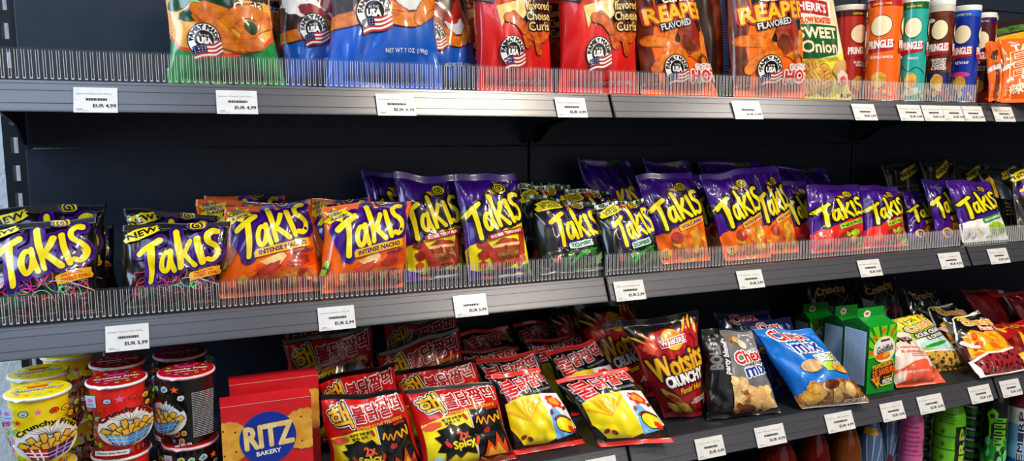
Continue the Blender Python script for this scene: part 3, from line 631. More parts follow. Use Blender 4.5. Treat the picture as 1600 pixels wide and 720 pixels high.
@design('wotsits', .72, 'crimson', 'black')
def _(A, W):
    A.poly([(0, 1), (W, 1), (W, .9), (W*.9, .86), (W*.78, .93), (W*.7, .86), (W*.5, .90), (W*.3, .87), (W*.12, .78), (0, .74)], 'black')
    for x, y, l, r in ((W*.75, .9, .12, 60), (W*.9, .88, .12, 100), (W*.1, .8, .14, -30), (W*.2, .83, .12, -40), (W*.83, .92, .1, 80)): A.ell(x, y, l*.6, .012, 'flame', r)
    for p in ([(W*.8, .82), (W*.88, .76), (W*.84, .7), (W*.96, .64)], [(W*.05, .12), (W*.3, .1), (W*.4, .06), (W*.7, .12), (W*.95, .06)], [(W*.55, .85), (W*.62, .8), (W*.7, .82)], [(W*.9, .5), (W*.95, .42), (W*.9, .36)]): A.stroke(p, .008, 'maroon')
    A.ell(W*.19, .73, .07, .05, 'salmon', 20, jit=.2)
    A.ell(W*.53, .79, .105, .095, 'flame'); A.poly([(W*.34, .79), (W*.72, .83), (W*.72, .755), (W*.34, .72)], 'white'); A.poly([(W*.345, .785), (W*.715, .822), (W*.715, .762), (W*.345, .727)], 'crimson'); A.text('WALKERS', W*.53, .775, .042, 'white', w=W*.34, rot=6, dil=0.0024)
    A.otext('Wotsits', W*.52, .57, .21, 'gold', [('black', .028), ('brown', .018)], w=W*.88, rot=12, dil=.008, shear=.05)
    A.otext('CRUNCHY', W*.57, .43, .095, 'white', [('black', .016)], w=W*.66, rot=8, dil=0.0072)
    A.rect(W*.42, .30, W*.86, .355, 'dkred', 10); A.text("Flamin' Hot", W*.64, .335, .055, 'gold', w=W*.42, rot=9, dil=0.0018, shear=.25)
    for x, y, l, r, m in ((W*.32, .24, .34, -35, 'chip'), (W*.42, .18, .36, -32, 'salsa'), (W*.50, .14, .3, -28, 'chip'), (W*.3, .14, .22, -30, 'chip')): A.ell(x, y, l*.52, .045, 'brown', r, jit=.05); A.ell(x, y, l*.5, .04, m, r, jit=.08)
    A.text('SUITABLE FOR', W*.8, .235, .024, 'white', w=W*.26, rot=6, dil=0.0012); A.text('VEGETARIANS', W*.8, .205, .024, 'white', w=W*.27, rot=6, dil=0.0012); A.stroke([(W*.62, .20), (W*.635, .185), (W*.66, .225)], .008, 'white'); A.ell(W*.94, .2, .03, .06, 'salsa', jit=.2)
def chex(A, cx, cy, s, rot):
    A.otext('Chex', cx, cy+s*.36, s*.58, 'red', [('white', s*.075)], w=s*1.55, rot=rot, dil=s*.022); A.otext('mix', cx+s*.25, cy-s*.28, s*.56, 'royal', [('white', s*.075)], w=s*1.25, rot=rot, dil=s*.022); A.ell(cx+s*.3, cy+s*.06, s*.1, s*.07, 'tan')
@design('chexblack', .70, 'dkgrey', 'black', 'black')
def _(A, W):
    A.poly([(W*.34, .98), (W, .98), (W, .1), (W*.34, .1)], 'grey'); A.rect(0, 0, W*.30, 1, 'black'); A.rect(0, 0, W, .07, 'black')
    A.text('BOLD', W*.13, .69, .11, 'grey', w=.30, rot=88, dil=0.0072); A.text('party blend', W*.29, .66, .075, 'white', w=.36, rot=85, dil=0.0024, shear=.2)
    A.ell(W*.52, .86, .07, .05, 'pretzel', 20); A.ell(W*.58, .86, .06, .04, 'mixpale'); A.ell(W*.66, .81, .05, .06, 'palepink', 20); A.ell(W*.62, .8, .03, .05, 'cream', 40)
    A.text('SAVORY', W*.78, .735, .028, 'white', w=W*.28, rot=14, dil=0.0012); chex(A, W*.68, .585, .235, 10)
    A.poly([(W*.30, .46), (W*.42, .43), (W*.55, .35), (W*.72, .30), (W*.92, .16), (W*.96, .07), (W*.30, .07)], 'mixpale'); blobs(A, W*.36, .1, W*.84, .30, 26, [F('mixpale'), F('pretzel'), F('tan'), F('cheese')], .03, .07, 5); blobs(A, W*.33, .3, W*.5, .42, 6, [F('mixpale'), F('cheese')], .03, .06, 6); blobs(A, W*.34, .07, W*.6, .14, 6, [F('meat'), F('pretzel')], .03, .05, 8)
@design('chexblue', .80, 'azure', 'azure', 'silver')
def _(A, W):
    A.text('TRADITIONAL', W*.45, .965, .03, 'sky', w=W*.34, dil=0.0018); chex(A, W*.42, .80, .27, 4)
    A.poly([(W*.48, .60), (W*.98, .66), (W*1.0, .46), (W*.78, .45), (W*.72, .40), (W*.56, .41)], 'white'); A.poly([(W*.50, .59), (W*.97, .645), (W*.98, .47), (W*.77, .46), (W*.71, .415), (W*.57, .425)], 'lime'); A.rect(W*.55, .40, W*.72, .52, 'lime', keep=True)
    A.otext('BAGEL CHIPS', W*.77, .57, .07, 'white', [('black', .010)], w=W*.46, rot=6, dil=0.0036); A.otext('& MORE', W*.84, .50, .045, 'white', [('black', .008)], w=W*.24, rot=6, dil=0.0024)
    A.ell(W*.36, .47, .13, .075, 'pretzel', 10); A.ell(W*.36, .475, .125, .07, 'mixpale', 10); A.ell(W*.80, .42, .12, .06, 'pretzel', -12); A.ell(W*.80, .425, .115, .055, 'chip', -12)
    A.poly([(0, .02), (0, .16), (W*.3, .26), (W*.6, .30), (W*.85, .27), (W, .2), (W, .02)], 'pretzel'); blobs(A, W*.04, .08, W*.96, .24, 34, [F('mixpale'), F('pretzel'), F('tan'), F('chip'), F('meat')], .03, .075, 5); A.ell(W*.48, .24, .1, .05, 'meat', 15); A.ell(W*.74, .17, .055, .075, 'cheese', 10); A.ell(W*.2, .10, .1, .035, 'chip', 20)
    A.text('NET WT 8 OZ', W*.8, .06, .035, 'white', w=W*.3, dil=0.0018)
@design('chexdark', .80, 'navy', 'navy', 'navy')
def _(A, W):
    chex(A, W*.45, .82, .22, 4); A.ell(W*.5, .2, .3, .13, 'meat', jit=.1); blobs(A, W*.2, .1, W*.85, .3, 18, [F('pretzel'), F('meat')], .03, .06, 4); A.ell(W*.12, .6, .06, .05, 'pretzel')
@design('popcorn', .62, 'palepink', 'palepink', 'salmon')
def _(A, W):
    A.poly([(0, 0), (W, 0), (W, .38), (W*.7, .44), (W*.4, .40), (W*.15, .30), (0, .28)], 'salmon'); A.text('OH MY', W*.35, .93, .045, 'dkgrey', w=.2, dil=0.0018); A.otext('pip', W*.42, .82, .17, 'dkbrown', [], w=.42, rot=6, dil=0.0132)
    A.text('peanut butter', W*.5, .66, .05, 'salmon', w=.42, dil=0.0018); A.text('& chocolate', W*.52, .585, .05, 'salmon', w=.4, dil=0.0018); A.fake(W*.4, .48, W*.9, .55, 2, 'salmon', 2); A.rect(W*.72, .28, W*.95, .40, 'palepink', -12); A.rect(W*.75, .30, W*.92, .38, 'silver', -12); A.text('popcorn', W*.4, .22, .05, 'palepink', w=.3, dil=0.0018)
    A.poly([(0, .2), (W*.2, .3), (W*.15, .1), (0, .06)], 'palepink')
@design('limecrunch', .66, 'lime', 'leo_gold', 'leo_gold')
def _(A, W):
    A.poly([(0, .92), (W, .92), (W, .78), (W*.9, .86), (W*.5, .9), (0, .8)], 'lemon'); A.poly([(W*.05, .55), (W*.5, .62), (W, .60), (W, .38), (W*.6, .36), (W*.2, .44)], 'paleteal'); A.ell(W*.55, .47, .2, .03, 'leaf', 8)
    A.poly([(W*.12, .9), (W*.25, .99), (W*.75, .98), (W*.7, .84), (W*.4, .88), (W*.2, .78)], 'yellow'); A.text('Hot', W*.4, .92, .07, 'black', w=.25, rot=8, dil=0.0024); A.otext('Crunchy', W*.56, .80, .13, 'paleorange', [('black', .026), ('cream', .016)], w=W*.8, rot=10, dil=0.0072); A.otext('SOUR CREAM', W*.58, .68, .06, 'white', [('black', .018)], w=W*.7, rot=8, dil=0.0042); A.otext('& ONION', W*.66, .61, .05, 'white', [('black', .016)], w=W*.45, rot=8, dil=0.0036)
    A.poly([(0, .32), (W*.2, .39), (W*.5, .38), (W*.8, .34), (W, .36), (W, 0), (0, 0)], 'white'); A.poly([(0, .29), (W*.2, .36), (W*.5, .35), (W*.8, .31), (W, .33), (W, 0), (0, 0)], 'leo_gold')
@design('flaminhot', .72, 'maroon', 'leo_red', 'silver')
def _(A, W):
    A.poly([(0, 1), (W, 1), (W, .5), (0, .5)], 'black'); A.stroke(smooth_line([(W*.02, .62), (W*.12, .86), (W*.35, .97), (W*.9, .97)], 4), .02, 'white'); A.poly([(W*.02, .25), (W, .3), (W, .62), (W*.8, .70), (W*.5, .62), (W*.3, .7), (W*.1, .62)], 'flame')
    blobs(A, W*.1, .3, W*.95, .6, 22, [F('flame'), F('orange'), F('gold'), F('salsa')], .03, .09, 5, (.3, .7)); A.poly([(W*.24, .9), (W*.4, .98), (W*.58, .95), (W*.5, .84), (W*.34, .82)], 'yellow'); A.otext('Crunchy', W*.62, .79, .16, 'paleorange', [('black', .03), ('cream', .018)], w=W*.66, rot=-6, dil=0.0084); A.otext("Flamin' Hot", W*.74, .67, .08, 'palepink', [('brickred', .016)], w=W*.5, rot=-8, dil=0.0036)
    A.stroke([(W*.05, .55), (W*.12, .45), (W*.22, .42)], .05, 'palepink')
    A.poly([(0, .26), (W*.3, .33), (W*.6, .31), (W*.95, .35), (W, .34), (W, 0), (0, 0)], 'white'); A.poly([(W*.03, .23), (W*.3, .30), (W*.6, .28), (W*.95, .32), (W, .31), (W, .02), (W*.1, .02)], 'leo_red')
@design('redpack', .8, 'dkred')
def _(A, W):
    A.poly([(W*.45, 1), (W, 1), (W, .3), (W*.75, .5)], 'crimson'); A.stroke([(W*.1, .95), (W*.6, .4)], .012, 'brickred'); A.stroke([(W*.35, .25), (W*.7, .12)], .03, 'salmon')
@design('hotsticks', .8, 'dkred')
def _(A, W):
    A.poly([(0, .5), (W, .75), (W, 1), (0, 1)], 'crimson')
    for k in range(6): A.stroke([(W*(.05+.15*k), .1), (W*(.25+.13*k), .6)], .07, ['chilli', 'flame', 'salsa'][k % 3], .05)
    A.text('Hot', W*.4, .8, .16, 'gold', w=W*.5, rot=10, dil=0.0072); A.poly([(0, 0), (W, 0), (W, .14), (0, .2)], 'flame')
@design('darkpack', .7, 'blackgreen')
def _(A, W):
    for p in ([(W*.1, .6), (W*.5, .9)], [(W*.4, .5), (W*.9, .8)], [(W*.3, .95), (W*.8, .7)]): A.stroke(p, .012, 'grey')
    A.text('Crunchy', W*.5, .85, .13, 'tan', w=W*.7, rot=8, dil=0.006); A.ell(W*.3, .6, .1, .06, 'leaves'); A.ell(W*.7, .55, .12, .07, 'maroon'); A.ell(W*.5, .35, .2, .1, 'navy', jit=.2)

for k_, sc_, sh_ in (('pizza', .92, -.022), ('reaper', .77, .042), ('onion', .84, 0), ('volcano', .93, -.025), ('nitro', .93, -.025), ('fuego', .95, -.02), ('guac', .95, -.02), ('teriyaki', .94, -.02), ('jalapeno', .92, -.03)): DES[k_][0].shift(sc_, sh_)
# ---------------------------------------------------------------- the setting
def struct(name, mb): return tag(mb.build(name), kind='structure')
struct('floor', MB().box((-3, -4, -.06), (4, .3, 0), M_FLOOR))
struct('wall_back', MB().box((-3, .085, 0), (4, .2, 2.9), M_WALL))
struct('ceiling', MB().box((-3, -4, 2.9), (4, .3, 2.98), M_CEIL))

# ---------------------------------------------------------------- shelving frame
fr = empty('shelving_frame', (0, 0, 0), 'anthracite steel shelving frame with slotted uprights and panelled back', 'shelving')
def upright(x):
    m = MB(); w = .034; y0, y1 = .004, .07; z0, z1 = .0, 2.35; sw, sh, pit = .012, .028, .05
    for a, b in ((x-w/2, x-sw/2), (x+sw/2, x+w/2)): m.box((a, y0, z0), (b, y0+.004, z1), M_STEEL)
    n = int((z1-z0)/pit)
    for i in range(n+1):
        z = z0+i*pit+.012; m.box((x-sw/2, y0, z), (x+sw/2, y0+.004, min(z1, z+pit-sh)), M_STEEL)
    for a in (x-w/2, x+w/2-.004): m.box((a, y0+.004, z0), (a+.004, y1, z1), M_STEEL)
    return m.build('upright', fr)
for x in (-1.006, .0, 1.0, 2.0): upright(x)
for i in range(3):
    x0 = (-.988, .0035, 1.0035)[i]; x1 = (-.0035, .9965, 1.9965)[i]
    edges = [.12, .45, .85, 1.17, OZ-.052, 1.94, 2.34]
    for a, b in zip(edges, edges[1:]):
        MB().box((x0, -.004, a+.0012), (x1, .002, b-.0012), M_PANEL).build('back_panel', fr, bevel=.001)
base = MB().box((-1.02, -.46, 0), (2.02, 0, .1), M_STEEL).build('plinth', fr)

# ---------------------------------------------------------------- shelves
def shelf(row, x0, x1, label, fence=(True, None)):
    z = {'A': ZA, 'B': ZB, 'C': ZC, 'D': DECK['D']-.045}[row]; f = FRONT.get(row, -.45); d = DECK[row]
    root = empty('shelf', ((x0+x1)/2, f/2, z), label, 'shelf', 'shelves of the snack rack')
    top = f+LEAN
    MB().prism([(top+.004, d), (-.006, d), (-.006, d-.028), (-.009, d-.028), (-.009, d-.003), (top+.004, d-.003)], x0, x1, M_DECK).build('deck', root, bevel=.0008)
    # the price rail: a ribbed plastic strip that leans back at the top
    sl = LEAN/RISE; q = lambda z, e=0: (z*sl+e, z)
    prof = [(0, 0), q(.0016, -.0004), q(.0026, -.0004), q(.003), q(.0105), q(.0107, .0009), q(.0117, .0009), q(.0119), q(.0285), q(.0287, .0007), q(.0293, .0007), q(.0295), q(.0385), q(.0392, -.0006), q(RISE, -.0006), (.0195, RISE+.0015), (.024, RISE+.0015), (.024, .002), (.008, 0)]
    rail = MB().prism([(f+y, z+z_) for y, z_ in prof], x0+.004, x1-.004, M_RAIL).build('price_rail', root)
    for xe in (x0+.0018, x1-.0045):
        MB().prism([(f+.001, z), (f+LEAN+.001, z+RISE+.001), (f+.03, z+RISE), (f+.03, z)], xe, xe+.0028, M_RAILDARK).build('rail_end', rail)
    for xb in (x0+.012, x1-.016):
        MB().prism([(-.006, d-.004), (-.30, d-.006), (-.30, d-.02), (-.09, d-.052), (-.03, d-.085), (-.006, d-.09)], xb, xb+.004, M_STEEL).build('bracket', root)
    if fence[0]:
        a, b = x0+.003, (fence[1] or x1-.003); y = f+.0285; h = .0435; z0 = d+.0015
        fc = MB().box((a, y, z0), (b, y+.0016, z0+h), M_CLEAR).build('clear_fence', root)
        r = MB(); p = .0083; n = int((b-a-.004)/p)
        for i in range(n):
            x = a+.003+i*p
            for q in (0, .0031): r.box((x+q, y-.0010, z0+.003), (x+q+.0006, y-.0001, z0+h-.003), M_RIB)
            r.box((x, y-.0012, z0+.0012), (x+.0037, y-.0001, z0+.003), M_RIB)
        o = r.build('fence_slots', fc); tag(o, kind='stuff')
    return root
shelf('A', -1.0, -.0005, 'top shelf of the left bay with clear slotted fence')
shelf('A', .0005, .9995, 'top shelf of the middle bay under the canisters', (True, x_at(1527, -.357, ZA+.05)))
shelf('A', 1.0005, 2.0, 'top shelf of the right bay without fence, under orange noodle snacks', (False, None))
shelf('B', -1.0, -.0005, 'second shelf of the left bay under black and orange chip bags')
shelf('B', .0005, .9995, 'second shelf of the middle bay under small purple chip bags')
shelf('B', 1.0005, 2.0, 'second shelf of the right bay, at the right edge of the photo')
shelf('C', -1.0, -.0005, 'third shelf of the left bay under cups and red snack packs', (False, None))
shelf('C', .0005, .9995, 'third shelf of the middle bay above the drink bottles', (False, None))
shelf('C', 1.0005, 2.0, 'third shelf of the right bay above the red, white and blue bottle', (False, None))
shelf('D', .0005, .9995, 'lowest shelf of the middle bay carrying the drink bottles', (False, None)); shelf('D', 1.0005, 2.0, 'lowest shelf of the right bay carrying the red, white and blue bottle', (False, None))

# ---------------------------------------------------------------- price tags
def price_tag(row, x0, x1, price, label, name, seed):
    z = {'A': ZA, 'B': ZB, 'C': ZC}[row]; f = FRONT[row]
    zm = z + .017; ym = f+.0065
    a, b = x_at(x0, ym, zm), x_at(x1, ym, zm); w = b-a
    P = lambda u, v: np.array([a+u*w, f-.0035+v*(LEAN-.0045), z-.0008+v*.0352])
    n = np.array([0, -.0352, LEAN-.0045]); n /= np.linalg.norm(n)
    W = w/.038; A = Art('tag', W)
    A.text('EUR '+price, W*.70, .26, .15, M_INK, w=W*.52, dil=.005)
    A.fake(W*.28, .46, W*.76, .58, 1, M_INK, seed, .8); A.text(name, W*.46, .74, .07, M_INKG, w=W*.80); A.text('Inhalt / Grundpreis', W*.2, .07, .04, M_INKG, w=W*.26); A.fake(W*.07, .1, W*.2, .16, 1, M_INKG, seed+9, .5)
    nv, nu = 2, 2
    G = np.array([[P(i/nu, j/nv) for i in range(nu+1)] for j in range(nv+1)]); N = np.broadcast_to(n, G.shape).copy()
    uv, T, MI, L, ms = A.finish(9)
    Q = bilerp(G, uv[:, 0], uv[:, 1]) + n*.00035
    m = MB(); c = [P(0, 0), P(1, 0), P(1, 1), P(0, 1)]
    m.add([p for p in c] + [p-n*.0007 for p in c], [(0, 1, 2, 3), (7, 6, 5, 4), (0, 4, 5, 1), (1, 5, 6, 2), (2, 6, 7, 3), (3, 7, 4, 0)], M_CARD)
    for k, mm in enumerate(ms): m.add(Q if k == 0 else [], [], mm)
    if len(Q):
        k0 = len(m.v)-len(Q)
        for tri, i in zip(T.tolist(), MI.tolist()): m.f.append(tuple(k0+q for q in tri)); m.m.append(m.mi(ms[i]))
    tag(m.build('price_tag'), label, 'price tag', 'white price tags on the rails')
PT = [('A', 115, 184, '4,99', 'Jalapeno Cheese Curls 198,5 g', 'white price tag below the empty left end of the top shelf'), ('A', 338, 402, '4,99', 'Jalapeno Cheese Curls 198 g', 'white price tag below the green and orange curl bag'),
      ('A', 588, 648, '4,99', 'Cheese Curls 198 g', 'white price tag below the large blue curl bag'), ('A', 868, 915, '4,99', 'Pizza Cheese Curls', 'white price tag in the bright glare below the red curl bags'),
      ('A', 1145, 1188, '4,99', 'Reaper Curls 170 g', 'white price tag below the flaming orange and black curl bag'), ('A', 1332, 1367, '3,99', 'Buffalo 158 g', 'white price tag below the red and orange chip canisters'),
      ('A', 1403, 1439, '4,99', 'Ranch 158 g', 'white price tag below the teal canister'), ('A', 1441, 1473, '4,29', 'Roasted', 'white price tag below the brown and navy canister'),
      ('A', 1472, 1505, '3,99', 'Ketchup 158 g', 'white price tag below the royal blue canister'), ('A', 1502, 1535, '3,99', 'Texas BBQ', 'white price tag below the dark purple canister'), ('A', 1551, 1582, '2,99', 'Beef', 'white price tag below the orange noodle snack bags'),
      ('B', 165, 233, '5,99', 'Dragon Sweet Chili 92,3g', 'white price tag above the red and yellow snack cups'), ('B', 497, 554, '5,99', 'Intense Nacho 92,3g', 'white price tag below the right orange chip bag'),
      ('B', 709, 760, '5,99', 'Teriyaki', 'white price tag below the yellow and purple chip bags'), ('B', 960, 1006, '5,99', 'Zombie', 'white price tag just right of the middle shelf joint'),
      ('B', 1152, 1191, '3,99', 'Volcano 90 g', 'white price tag below the orange and purple chip bags'), ('B', 1341, 1375, '4,99', 'Nitro', 'white price tag below the red and purple chip bags'),
      ('B', 1467, 1501, '4,79', 'Fuego', 'white price tag below the purple bags, left of the right shelf joint'), ('B', 1544, 1574, '2,99', 'Guac', 'white price tag below the purple and white chip bag'),
      ('C', 916, 963, '4,49', 'Buldak', 'white price tag below the nearest black snack pack, cut by the photo edge'), ('C', 1087, 1130, '4,49', 'Crunchy 140 g', 'white price tag below the dark red corn puff bag'), ('C', 1180, 1225, '4,99', 'Mix Party Blend', 'white price tag below the grey and black snack mix bag'),
      ('C', 1290, 1332, '4,99', 'Mix Bagel', 'white price tag below the blue snack mix bag'), ('C', 1376, 1411, '4,99', 'Pizza 187 g', 'white price tag below the green cracker carton'), ('C', 1434, 1472, '4,99', 'Popcorn', 'white price tag below the pink popcorn bag'),
      ('C', 1514, 1547, '2,99', 'Sour Cream', 'white price tag below the leopard print bags, left of the joint'), ('C', 1563, 1593, '2,99', 'Hot', 'white price tag right of the third shelf joint')]
for i, (r, a, b, p, n, l) in enumerate(PT): price_tag(r, a, b, p, l, n, 20+i)

# ---------------------------------------------------------------- bags
G_CURL, G_CHIP = 'cheese curl bags on the top shelf', 'tortilla chip bags on the second shelf'
seedn = [100]
def bag(des, row, bl, br, tl, tr, yb, yt, label, kind='tortilla_chip_bag', cat='chip bag', group=None, edge=.024, lift=.003, **k):
    """bl, br: image columns of the foot at depth yb, or (column, row) pairs on the deck; tl, tr: top corners seen at depth yt"""
    z = DECK[row]+lift; seedn[0] += 1
    pair = lambda v: v if isinstance(v, (tuple, list)) else (v, v)
    (y0, y1), (u0, u1) = pair(yb), pair(yt)
    foot = lambda p, y: at_z(p[0], p[1], z) if isinstance(p, tuple) else np.array([x_at(p, y, z), y, z])
    a, art = DES[des][0], None
    k.setdefault('seed', seedn[0])
    return film_bag(kind, (foot(bl, y0), foot(br, y1), at_y(tr[0], tr[1], u1), at_y(tl[0], tl[1], u0)), a, DES[des][1], DES[des][2], DES[des][3], label, cat, group, edge=edge, **k)
def curl(*a, **k): return bag(*a, kind='cheese_curl_bag', cat='snack bag', group=G_CURL, st=.05, sb=.04, t=k.pop('t', .034), **k)
curl('jalapeno', 'A', 265, 446, (246, -125), (402, -130), -.295, -.26, 'front green and orange curl bag at the left end of the top shelf')
curl('jalapeno', 'A', 335, 462, (318, -118), (428, -122), -.20, -.17, 'second green and orange curl bag, mostly hidden behind the first', edge=.05)
curl('bluecurl', 'A', 445, 575, (425, -64), (562, -68), -.255, -.22, 'blue curl bag half hidden behind the large blue one, on its left')
curl('bluecurl', 'A', 508, 692, (520, -120), (672, -120), -.32, -.27, 'large front blue curl bag with net weight print')
curl('bluecurl', 'A', 640, 752, (612, -45), (722, -48), -.24, -.20, 'blue curl bag half hidden behind the large blue one, on its right')
curl('pizza', 'A', 690, 800, (672, -115), (775, -118), -.165, -.13, 'red curl bag in the back row between blue and red bags', edge=.05)
curl('pizza', 'A', 742, 867, (734, -128), (845, -132), -.30, -.26, 'front red curl bag beside the blue curl bags')
curl('pizza', 'A', 795, 885, (785, -115), (875, -118), -.19, -.16, 'dark red curl bag in the gap between the two front red ones', edge=.05)
curl('pizza', 'A', 871, 1000, (872, -133), (984, -138), -.30, -.26, 'front red curl bag beside the first black and orange one')
curl('reaper', 'A', 1000, 1122, (978, -118), (1050, -122), -.29, -.255, 'black and orange curl bag beside the front red curl bag')
curl('reaperback', 'A', 1075, 1168, (1055, -122), (1140, -126), -.235, -.20, 'curl bag turned so that its brown side and silver seam show')
curl('reaper', 'A', 1143, 1260, (1128, -122), (1236, -128), -.305, -.265, 'black and orange curl bag beside the yellow potato chip bag')
curl('reaper', 'A', 935, 1040, (925, -115), (1015, -118), -.19, -.155, 'black and orange curl bag in the back row behind the red one', edge=.05)
bag('onion', 'A', 1240, 1330, (1206, -100), (1286, -95), -.255, -.215, 'yellow and cream potato chip bag with ridged chips printed on it', kind='potato_chip_bag', cat='chip bag', t=.024)
bag('noodleside', 'A', (1546, 158), (1567, 158), (1540, 68), (1560, 62), -.315, -.30, 'orange noodle snack bag seen edge on beside the dark purple canister', kind='noodle_snack_bag', cat='snack bag', group='orange noodle snack bags', t=.010)
bag('noodle', 'A', (1562, 160), (1672, 158), (1563, 62), (1668, 56), -.345, -.32, 'front orange noodle snack bag with white lettering', kind='noodle_snack_bag', cat='snack bag', group='orange noodle snack bags', t=.022)
bag('yellowpack', 'A', 1556, 1690, (1554, 40), (1690, 2), -.17, -.13, 'olive and silver noodle pack tilted behind the orange noodle snacks', kind='noodle_pack', cat='snack bag', t=.02, edge=.05)

def tk(des, bl, br, tl, tr, yb, yt, label, **k): return bag(des, 'B', bl, br, tl, tr, yb, yt, label, group=G_CHIP, **k)
tk('dragon', -28, 160, (-32, 352), (153, 340), -.315, -.27, 'front black chip bag with neon scribbles at the left photo edge', t=.036)
tk('dragon', -10, 172, (-22, 326), (165, 318), -.205, -.185, 'black chip bag behind the leftmost one, its top edge showing', edge=.05, t=.026)
tk('dragon', 60, 184, (52, 368), (178, 350), -.135, -.115, 'black chip bag in the last row, seen as a dark sliver beside the leftmost bags', edge=.05, t=.02)
tk('dragon', 187, 345, (190, 352), (362, 346), -.31, -.285, 'front black chip bag beside the orange ones', t=.03)
tk('dragon', 200, 336, (194, 326), (338, 336), -.20, -.18, 'black chip bag behind the one beside the orange bags', edge=.05, t=.026)
tk('nacho', 334, 510, (352, 326), (486, 313), -.285, -.235, 'left one of the two front orange chip bags', t=.038)
tk('nacho', 322, 492, (305, 312), (481, 318), -.17, -.145, 'orange chip bag behind the left front orange one', t=.024)
tk('nacho', 330, 470, (320, 307), (446, 304), -.115, -.09, 'orange chip bag in the last row, only a strip of its top showing', edge=.06, t=.018)
tk('nacho', 500, 632, (503, 322), (643, 313), -.31, -.28, 'right one of the two front orange chip bags', t=.036)
tk('nacho', 492, 596, (480, 312), (580, 310), -.19, -.165, 'orange chip bag behind the right front orange one', t=.024, edge=.05)
tk('teriyaki', 634, 728, (615, 270), (714, 275), -.265, -.22, 'yellow and purple chip bag beside the orange bags', t=.022)
tk('teriyaki', 732, 830, (708, 273), (806, 270), -.305, -.255, 'yellow and purple chip bag beside the dark green ones', t=.026)
tk('teriyaki', 596, 680, (563, 266), (640, 268), -.15, -.115, 'yellow and purple chip bag behind, its plain purple top showing', t=.022, edge=.05)
tk('teriyaki', 692, 776, (668, 278), (748, 276), -.20, -.165, 'yellow and purple chip bag in the shade between the two front ones', t=.022, edge=.05)
tk('zombie', 842, 948, (826, 304), (932, 320), -.30, -.24, 'left one of the two front dark green chip bags', t=.022)
tk('zombie', 948, 1038, (928, 320), (1008, 310), -.315, -.27, 'right one of the two front dark green chip bags', t=.02)
tk('zombie', 812, 905, (806, 288), (880, 291), -.215, -.185, 'dark green chip bag standing behind the left front one', t=.024, edge=.04)
tk('zombie', 905, 1000, (866, 292), (950, 300), -.195, -.155, 'dark green chip bag behind, between the two front ones', t=.022, edge=.04)
tk('zombie', 840, 920, (812, 285), (890, 287), -.125, -.10, 'dark green chip bag in the last row with striped top edge', t=.018, edge=.05)
tk('purpleplain', 935, 1030, (903, 248), (985, 250), -.115, -.085, 'purple chip bag in the last row above the dark green ones', t=.022, edge=.05)
tk('purpleplain', 1036, 1104, (1004, 250), (1078, 252), -.11, -.08, 'purple chip bag in the last row behind the first orange and purple one', t=.02, edge=.06)
tk('volcano', 1028, 1112, (992, 273), (1084, 268), -.29, -.235, 'front orange and purple chip bag beside the dark green ones', t=.02)
tk('volcano', 1092, 1148, (1068, 272), (1128, 272), -.205, -.16, 'orange and purple chip bag in the shade between two front ones', t=.018, edge=.04)
tk('volcano', 1134, 1204, (1093, 274), (1174, 262), -.31, -.25, 'orange and purple chip bag in the middle of its row, overlapping its neighbour', t=.022)
tk('volcano', 1188, 1250, (1165, 262), (1216, 260), -.275, -.225, 'orange and purple chip bag partly covered, beside the red and purple ones', t=.016)
tk('purpleplain', 1120, 1210, (1090, 252), (1190, 250), -.105, -.075, 'purple chip bag in the last row behind the middle orange and purple one', t=.02, edge=.06)
tk('nitro', 1240, 1295, (1206, 284), (1260, 282), -.245, -.20, 'shaded red and purple chip bag showing one letter, left of its front twins', t=.016, edge=.04)
tk('purpleplain', 1228, 1318, (1204, 258), (1294, 264), -.11, -.08, 'purple chip bag in the last row with white print along its top', t=.02, edge=.06)
tk('nitro', 1266, 1350, (1257, 291), (1344, 288), -.305, -.255, 'left one of the two front red and purple chip bags', t=.026)
tk('nitro', 1350, 1418, (1340, 289), (1402, 291), -.30, -.25, 'right one of the two front red and purple chip bags', t=.022)
tk('blackfire', 1395, 1440, (1372, 292), (1420, 302), -.215, -.17, 'narrow black chip bag in the gap right of the red and purple ones', t=.008, edge=.05)
tk('fuego', 1420, 1478, (1409, 300), (1466, 302), -.245, -.205, 'small purple chip bag half covered by its twin', t=.012)
tk('fuego', 1466, 1520, (1440, 281), (1494, 281), -.285, -.24, 'small purple chip bag covering its twin', t=.012)
tk('guac', 1505, 1576, (1478, 281), (1546, 284), -.325, -.275, 'purple and white chip bag with green dip printed on it', t=.016)
tk('blackback', 1552, 1596, (1528, 262), (1578, 284), -.265, -.215, 'black chip bag showing a silver text panel beside the purple and white one', t=.014)
tk('blackfire', 1588, 1655, (1575, 264), (1640, 262), -.32, -.27, 'black chip bag cut by the right photo edge on the second shelf', t=.02)
tk('blackrow', 1395, 1455, (1378, 258), (1446, 250), -.125, -.095, 'black chip bag far back on the second shelf, leftmost of the dark back row', t=.009, edge=.05)
tk('blackrow', 1452, 1508, (1438, 254), (1492, 246), -.15, -.12, 'black chip bag far back on the second shelf behind the small purple bags', t=.009, edge=.05)
tk('blackrow', 1500, 1552, (1488, 258), (1540, 256), -.13, -.10, 'black chip bag far back on the second shelf behind the purple and white bag', t=.009, edge=.05)
tk('blackrow', 1548, 1610, (1540, 258), (1600, 254), -.15, -.12, 'black chip bag far back on the second shelf at the right end', t=.009, edge=.05)

